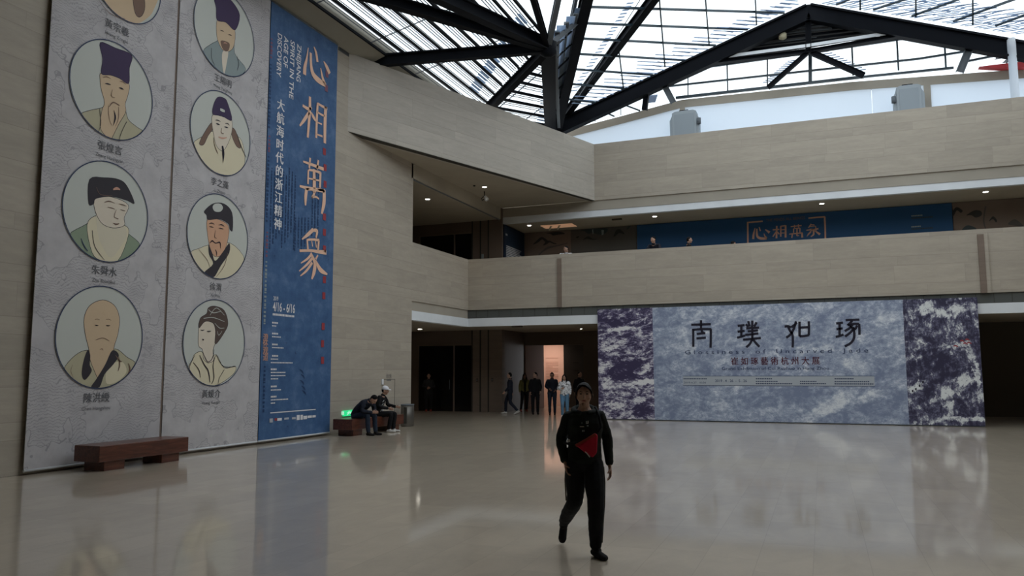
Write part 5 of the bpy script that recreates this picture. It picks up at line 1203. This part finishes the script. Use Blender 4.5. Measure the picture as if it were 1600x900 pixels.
        for q in 'RL':
            f_ = j['ft'+q].normalized(); a_ = j['an'+q]; c = MB(); sd_ = f_.cross(V((0, 0, 1))).normalized() if abs(f_.z) < .9 else V((1, 0, 0)); u_ = sd_.cross(f_).normalized()
            if u_.z < 0: u_ = -u_
            lo = -.055 if abs(f_.z) < .3 else -.06
            loft(c, [a_-f_*.045*s+u_*(lo+.0)*s, a_+f_*.06*s+u_*(lo-.002)*s, a_+f_*.15*s+u_*(lo-.006)*s, a_+f_*.185*s+u_*(lo-.008)*s], [(.034*s, .036*s), (.042*s, .036*s), (.044*s, .030*s), (.034*s, .024*s)], sd_)
            loft(c, [a_.lerp(j['kn'+q], .13), a_.lerp(j['kn'+q], .05), a_-u_*.01*s, a_+f_*.03*s+u_*-.035*s], [.034*s, .038*s, .043*s, .048*s])
            fuse(c, 'shoe', t, min(vox, .009), shoe, 3)
    # hair
    c = MB()
    def hf(p):
        p = headfn(p); return p
    if hair:
        c.ellip(hl(0, -.012, .018), (.082*s, .095*s, .108*s), 'hair_black', 20, 14, lambda p: V((p.x, min(p.y, .84-.36*max(0, .62-p.z)*1.9) if p.z > -.2 else min(p.y, .05), max(p.z, -.62 if p.y < .2 else (.30 if p.y > .45 else -.1)))), Rh)
        if hair == 'long':
            for x in (-.062, -.035, 0, .035, .062):
                yb_ = -.055 if abs(x) < .05 else -.02
                loft(c, [hl(x, yb_, .03), hl(x*1.15, yb_-.03, -.10), hl(x*1.35, yb_-.035, -.24), hl(x*1.3, yb_-.01, -.36)], [(.032*s, .03*s), (.036*s, .026*s), (.034*s, .022*s), (.014*s, .01*s)])
            for sx in (-1, 1): loft(c, [hl(sx*.05, .05, .07), hl(sx*.082, .03, -.02), hl(sx*.085, .06, -.16), hl(sx*.075, .085, -.3)], [(.016*s, .024*s), (.016*s, .03*s), (.022*s, .02*s), (.01*s, .01*s)])
        if hair == 'tied':
            for k in range(9):      # strands swept from a side parting over the brow to the ears
                u = k/8; 
                loft(c, [hl(.022, .050-.03*u, .104-.002*u), hl(.022+.030*(.6+u*.4), .080-.045*u, .094-.010*u), hl(.074, .058-.055*u, .046-.02*u), hl(.083, .022-.05*u, -.01), hl(.078, .004-.05*u, -.045+.01*u)], [.007*s, .0085*s, .008*s, .008*s, .004*s], n=8)
                loft(c, [hl(.018, .050-.03*u, .104-.002*u), hl(-.028*(.6+u*.4), .084-.045*u, .092-.010*u), hl(-.070, .062-.055*u, .048-.02*u), hl(-.083, .022-.05*u, -.005), hl(-.078, .004-.05*u, -.042+.01*u)], [.007*s, .0085*s, .008*s, .008*s, .004*s], n=8)
            loft(c, [hl(0, -.10, .02), hl(0, -.125, -.02), hl(0, -.12, -.10)], [(.035*s, .03*s), (.03*s, .025*s), (.012*s, .01*s)])
        fuse(c, 'hair', t, min(vox, .006) if hair == 'tied' else .008, 'hair_black', 1, .003*s)
    if extra: extra(t, j, s, hl, Rh)
    t.location = loc; t.rotation_euler = (0, 0, yaw)
    return t
def face_marks(t, hl, s, Rh, fine=False):
    e = MB()
    for sx in (-1, 1):
        e = MB(); e.ellip(hl(sx*.031, .086, .012), (.0135*s, .008*s, .0055*s), 'eye_dark', 12, 8, None, Rh); e.build('eye', t)
        e = MB(); e.tube([hl(sx*.014, .0945, .031), hl(sx*.032, .0925, .037), hl(sx*.049, .082, .031)], [.002*s, .0035*s, .0015*s], 'hair_black', 6); e.build('eyebrow', t)
    e = MB(); e.tube([hl(-.024, .088, -.058), hl(-.010, .0965, -.0555), hl(0, .098, -.057), hl(.010, .0965, -.0555), hl(.024, .088, -.058)], [.002*s, .0048*s, .0052*s, .0048*s, .002*s], 'lips', 8); e.build('mouth', t)
toCam = lambda x, y: math.atan2(-(0-x), (0-y))   # yaw that turns +y towards the camera's foot
# ---- walking woman in front -------------------------------------------------
FX, FY = -2.06, 7.07
def front_extra(t, j, s, hl, Rh):
    face_marks(t, hl, s, Rh, True)
    # hood lying round the neck
    c = MB(); n = j['nec']
    pts = [n+V((math.cos(a)*.098, math.sin(a)*.080-.005, -.012-.028*math.sin(a)))*1.0 for a in [math.radians(d) for d in range(-250, 71, 32)]]
    for i in range(len(pts)-1): loft(c, [pts[i], pts[i+1]], [(.03, .022), (.03, .022)])
    loft(c, [n+V((-.07, -.08, -.02)), n+V((0, -.115, -.05)), n+V((.07, -.08, -.02))], [.045, .06, .045])
    o = fuse(c, 'hood', t, .008, 'cloth_olive', 3, .003)
    # crossbody bag
    ch, wa = j['che'], j['wai']
    c = MB(); f = .142
    A = V((-.105, f+.012, 1.135)); 
    P0 = [V((.085, f+.02, .985)), V((-.095, f+.02, 1.095)), V((-.118, f+.015, 1.075)), V((-.108, f+.03, .92)), V((-.07, f+.03, .88)), V((.0, f+.035, .925)), V((.05, f+.03, .965))]
    c.prism(P0, (0, .045, 0), 'red_bag'); o = c.build('shoulder_bag', t, bevel=.012)
    MB().beam(V((.08, f+.072, .985)), V((-.10, f+.072, 1.085)), .012, .020, 'shoe_red').build('flap', t)
    MB().beam(V((-.045, f+.07, .885)), V((-.005, f+.074, .935)), .01, .010, 'grey_print').build('zip', t)
    MB().lathe([(.014, -.012), (.016, 0), (.012, .012)], (.145, f-.03, 1.02), 'grey_print', 12).build('buckle', t)
    st_ = MB()
    sp = [V((.08, f+.02, 1.01)), V((.15, .09, .985)), V((.185, 0, .98))]
    st_.tube([V((-.112, f+.02, 1.085)), V((-.150, .12, 1.14)), V((-.135, .095, 1.24)), V((-.105, .02, 1.315)), V((-.06, -.09, 1.25)), V((.04, -.12, 1.16)), V((.15, -.12, 1.06)), V((.19, 0, .99)), V((.145, .10, .99)), V((.08, f+.03, 1.01))], .012, 'cloth_black', 8)
    st_.build('strap', t)
    pr = MB(); fy = .150
    for x, z, w, h, m_ in ((-.020, 1.185, .010, .024, 'robe_grey'), (-.034, 1.19, .008, .018, 'grey_print'), (-.027, 1.177, .020, .005, 'grey_print'), (-.03, 1.155, .016, .010, 'robe_grey'), (.022, 1.18, .005, .015, 'robe_grey'), (.022, 1.148, .038, .006, 'cream_print'), (.016, 1.11, .009, .014, 'robe_grey'), (.004, 1.11, .008, .014, 'robe_grey')):
        pr.box((x-w/2, fy-.012, z-h/2), (x+w/2, fy+.0015, z+h/2), m_)
    tag(pr.build('chest_print', t), kind='stuff')
    for q, sx in (('R', 1), ('L', -1)):
        a, k, h = j['an'+q], j['kn'+q], j['hi'+q]
        MB().tube([h+V((sx*.093, 0, -.05)), h.lerp(k, .5)+V((sx*.092, 0, 0)), k+V((sx*.078, 0, 0))]+([a+V((sx*.058, 0, .04))] if q == 'L' else []), .006, 'trouser_trim', 6).build('side_stripe', t)
_m = M['cloth_white']; _t = NT(_m); _n = _t.noise(_t.n('ShaderNodeTexCoord').outputs['Object'], 16, 4, .6, .9); _t.l(_t.ramp(_n, [(.40, (.06, .06, .065)), (.47, (.70, .70, .72)), (.7, (.85, .85, .86))]), _t.b.inputs['Base Color'])
yawf = toCam(FX, FY)
human('woman walking toward the camera in a black hooded jacket with a red crossbody bag', (FX, FY, 0), yawf, 1.565,
      dict(pel=(0, .02, .93), che=(-.005, .03, 1.25), nec=(-.0, .02, 1.415), hea=(.0, .045, 1.552),
           shR=(.16, .0, 1.345), shL=(-.152, .0, 1.355), elR=(.235, -.05, 1.10), elL=(-.225, -.07, 1.12), wrR=(.195, .03, .89), wrL=(-.245, -.02, .86),
           hiR=(.09, .02, .90), hiL=(-.085, .03, .90), knR=(.105, .0, .51), anR=(.225, -.38, .235), ftR=(.10, .42, -.9), knL=(-.10, .17, .50), anL=(-.095, .12, .093), ftL=(-.55, 1, -.05)),
      top='cloth_olive', leg='cloth_black', shoe='shoe_black', sk='skin', hair='tied', vox=.0065, bulk=1.02, legw=1.14, collar=False, extra=front_extra)
# ---- background -------------------------------------------------------------
def at(px, py=648, Y=None):
    p = on(px, py, 2, 0); return (p.x, p.y, 0)
def htall(px_top, px, foot):   # height from head-top and feet rows
    p = on(px, foot, 2, 0); d = (p-CAM).dot(fw); return on(px, px_top, 1, p.y).z
fm = lambda t, j, s, hl, Rh: face_marks(t, hl, s, Rh)
L_ = at(797, 647); walk = dict(knR=(.09, .16, .50), anR=(.10, .18, .10), knL=(-.09, -.02, .47), anL=(-.10, -.30, .15), ftL=(0, 1, -.45), wrR=(.21, -.08, .88), wrL=(-.2, .2, .92), elL=(-.22, .03, 1.12))
human('person in dark clothes and white trainers walking left past the brown lobby wall', L_, math.radians(112), htall(581.5, 797, 647), walk, 'cloth_navy', 'cloth_navy', 'shoe_white', extra=fm)
def open_jacket(t, j, s, hl, Rh):
    face_marks(t, hl, s, Rh); c = MB()
    loft(c, [j['nec']+V((0, .075, -.03))*s, j['che']+V((0, .088, 0))*s, j['wai']+V((0, .085, 0))*s, j['pel']+V((0, .09, -.02))*s], [(.03*s, .05*s), (.06*s, .055*s), (.065*s, .055*s), (.06*s, .055*s)])
    fuse(c, 'shirt', t, .01, 'cloth_black', 2)
L_ = at(820, 643); human('person in an open yellow-green jacket over black, standing behind the group', L_, toCam(*L_[:2])+.15, htall(583, 820, 643), dict(knR=(.13, .05, .49), anR=(.18, .02, .09), anL=(-.08, -.02, .09)), 'cloth_lime', 'cloth_black', 'shoe_red', 'skin_dark', 'long', extra=open_jacket)
L_ = at(836.5, 647.5); human('stout person in plain black standing with head turned left, beside the yellow-green jacket', L_, toCam(*L_[:2])+.1, htall(581, 836.5, 647.5), dict(wrR=(.21, .1, .9), wrL=(-.19, .12, .92)), 'cloth_black', 'cloth_black', 'shoe_black', 'skin', 'short', bulk=1.12, head_dir=(-1.0, 0), extra=fm)
L_ = at(863, 648); human('person in a dark jacket and dark jeans standing before the lit pink doorway', L_, toCam(*L_[:2]), htall(581, 863, 648), dict(wrR=(.12, .16, 1.02), wrL=(-.14, .1, .98), elR=(.24, .0, 1.12), hea=(0, .045, 1.56)), 'cloth_navy', 'denim_dark', 'shoe_black', 'skin_dark', 'short', bulk=1.08, head_dir=(0, -.3), extra=fm)
L_ = at(882.5, 652); human('long-haired woman in a white jacket and blue jeans walking from the doorway', L_, toCam(*L_[:2])-.1, htall(584, 882.5, 652), dict(wrR=(.10, .2, 1.12), wrL=(-.22, .05, .9), elR=(.23, .03, 1.1), hea=(.0, .06, 1.55), knR=(.08, .1, .49)), 'cloth_white', 'denim_blue', 'shoe_white', 'skin', 'long', bulk=1.06, head_dir=(0, -.35), extra=fm)
L_ = at(906, 647); human('person in black with a small white badge, mostly hidden behind the walking woman', L_, toCam(*L_[:2])+.5, htall(580, 906, 647), None, 'cloth_black', 'cloth_black', 'shoe_black', 'skin_dark', 'short', head_dir=(.3, 0), extra=fm)
L_ = at(669.5, 643); human('person in black with folded hands standing before the dark lobby doors', L_, toCam(*L_[:2]), htall(583, 669.5, 643), dict(wrR=(.05, .17, 1.06), wrL=(-.05, .17, 1.04), elR=(.24, -.02, 1.1), elL=(-.24, -.02, 1.1), hea=(0, .04, 1.57)), 'cloth_char', 'cloth_black', 'shoe_red', 'skin_dark', 'short', coat=.1, extra=fm)
# ---- seated pair ------------------------------------------------------------
bag = lambda *a: None
def cap_x(t, j, s, hl, Rh):
    face_marks(t, hl, s, Rh); c = MB()
    c.ellip(hl(0, -.008, .05), (.092*s, .108*s, .09*s), 'cap_white', 18, 12, lambda p: V((p.x, p.y, max(p.z, -.25))), Rh)
    fuse(c, 'cap', t, .008, 'cap_white', 2)
    pk = [hl(-.07, .07, .045), hl(-.06, .13, .04), hl(-.025, .165, .036), hl(.025, .165, .036), hl(.06, .13, .04), hl(.07, .07, .045)]
    MB().prism(pk, Rh @ V((0, 0, .012)), 'cap_white').build('cap_peak', t)
    c = MB()
    for k in range(7):
        z = j['pel'].lerp(j['che'], .15+.13*k); 
        c.beam(z+V((.12*(-1)**k, .125, 0))*s, z+V((.06*(-1)**k, .14, .05))*s, .02, .006, 'grey_print')
    tag(c.build('jacket_pattern', t), kind='stuff')
sitz = .43
human('hunched person in a navy jacket seated on the far bench, head bowed over both hands', (-11.42, 18.0, 0), math.radians(-97), 1.72,
      dict(pel=(0, -.06, .52), wai=(0, .04, .64), che=(0, .22, .78), nec=(0, .38, .88), hea=(0, .50, .915), shR=(.18, .32, .85), shL=(-.18, .32, .85), elR=(.24, .34, .62), elL=(-.24, .34, .62), wrR=(.06, .50, .58), wrL=(-.06, .52, .58), hdR=(-.3, 1, .1), hdL=(.3, 1, .1),
           hiR=(.10, -.02, .50), hiL=(-.10, -.02, .50), knR=(.13, .40, .50), knL=(-.12, .42, .50), anR=(.12, .44, .09), anL=(-.10, .50, .09)), 'cloth_navy', 'denim_dark', 'shoe_black', 'skin', 'short', bulk=1.1, head_dir=(0, -.95), extra=fm)
human('person in a white cap and patterned black jacket seated on the far bench', (-11.40, 18.98, 0), math.radians(-82), 1.66,
      dict(pel=(0, -.02, .52), wai=(0, .0, .66), che=(0, .06, .86), nec=(0, .14, 1.02), hea=(0, .20, 1.15), shR=(.17, .10, .98), shL=(-.17, .10, .98), elR=(.22, .12, .72), elL=(-.21, .22, .74), wrR=(.10, .34, .66), wrL=(-.16, .46, .70), hdL=(0, 1, -.2), hdR=(0, 1, -.2),
           hiR=(.10, .0, .50), hiL=(-.10, .0, .50), knR=(.11, .42, .50), knL=(-.12, .44, .49), anR=(.08, .36, .09), anL=(-.10, .42, .09)), 'cloth_black', 'cloth_black', 'shoe_white', 'skin', 'short', bulk=1.02, head_dir=(0, -.15), extra=cap_x)
# ---- upstairs, leaning on or walking behind the parapet (cut by it) ----------
def upstairs(label, px, top_y, back, yaw, J, **k):
    y = YB+.25+back; p = on(px, top_y, 1, y); H = max(1.35, min(1.8, p.z-4.68+k.pop('lean', 0)))
    human(label, (p.x, y, 4.68), yaw, H, J, **k)
lean = dict(pel=(0, -.28, .90), wai=(0, -.2, 1.0), che=(0, -.05, 1.14), nec=(0, .06, 1.27), hea=(0, .12, 1.40), shR=(.18, .02, 1.22), shL=(-.18, .02, 1.22), elR=(.26, .12, 1.14), elL=(-.26, .12, 1.14), wrR=(.12, .30, 1.17), wrL=(-.12, .3, 1.17), hdR=(-1, .3, 0), hdL=(1, .3, 0), hiR=(.09, -.28, .88), hiL=(-.09, -.28, .88), knR=(.1, -.18, .48), knL=(-.1, -.18, .48), anR=(.1, -.2, .09), anL=(-.1, -.22, .09))
def lean_at(label, px, top_y, yaw, top, hair, hd, back=.5):
    y = YB+.25+back; p = on(px, top_y, 1, y); H = 1.64; s = H/1.70; want = p.z-4.68; dzz = want/s-(1.40+.118)
    J = {k: ((v[0], v[1], v[2]+(dzz if k[:2] in ('wa', 'ch', 'ne', 'he', 'sh', 'pe', 'hi') else 0)) if k[:2] not in ('hd',) else v) for k, v in lean.items()}
    human(label, (p.x, y, 4.68), yaw, H, J, top=top, leg='cloth_black', hair=hair, head_dir=hd, extra=fm, sk='skin')
human_up = []
lean_at('dark-haired person in pale clothes leaning on the upper parapet above the left pilaster', 884.5, 385, math.pi+.3, 'cloth_white', 'short', (-.9, -.2))
lean_at('person in black leaning on the upper parapet before the blue banner, leftmost', 1022, 370.5, math.pi-.1, 'cloth_navy', 'short', (-.5, -.1))
upstairs('person in black walking right behind the upper parapet, before the blue title banner', 1076, 369.5, .8, math.radians(-80), walk, top='cloth_black', extra=fm, lean=0)
upstairs('person mostly hidden behind the upper parapet, left of the copper title', 1145, 376, 1.3, math.radians(-60), None, top='cloth_char', extra=fm)

bpy.data.scenes.remove(WS)
# ================================================================== light
w = bpy.data.worlds.new('overcast_sky'); sc.world = w; w.use_nodes = True
bg = w.node_tree.nodes['Background']; bg.inputs[0].default_value = (.90, .955, 1, 1); bg.inputs[1].default_value = 2.2
vs = sc.view_settings; vs.view_transform = 'Standard'; vs.look = 'None'; vs.gamma = 1; vs.use_curve_mapping = False; vs.exposure = 0
sc.cycles.max_bounces = 8; sc.cycles.diffuse_bounces = 5; sc.cycles.glossy_bounces = 4; sc.cycles.transparent_max_bounces = 16
sc.cycles.sample_clamp_indirect = 6
sc.cycles.use_denoising = True
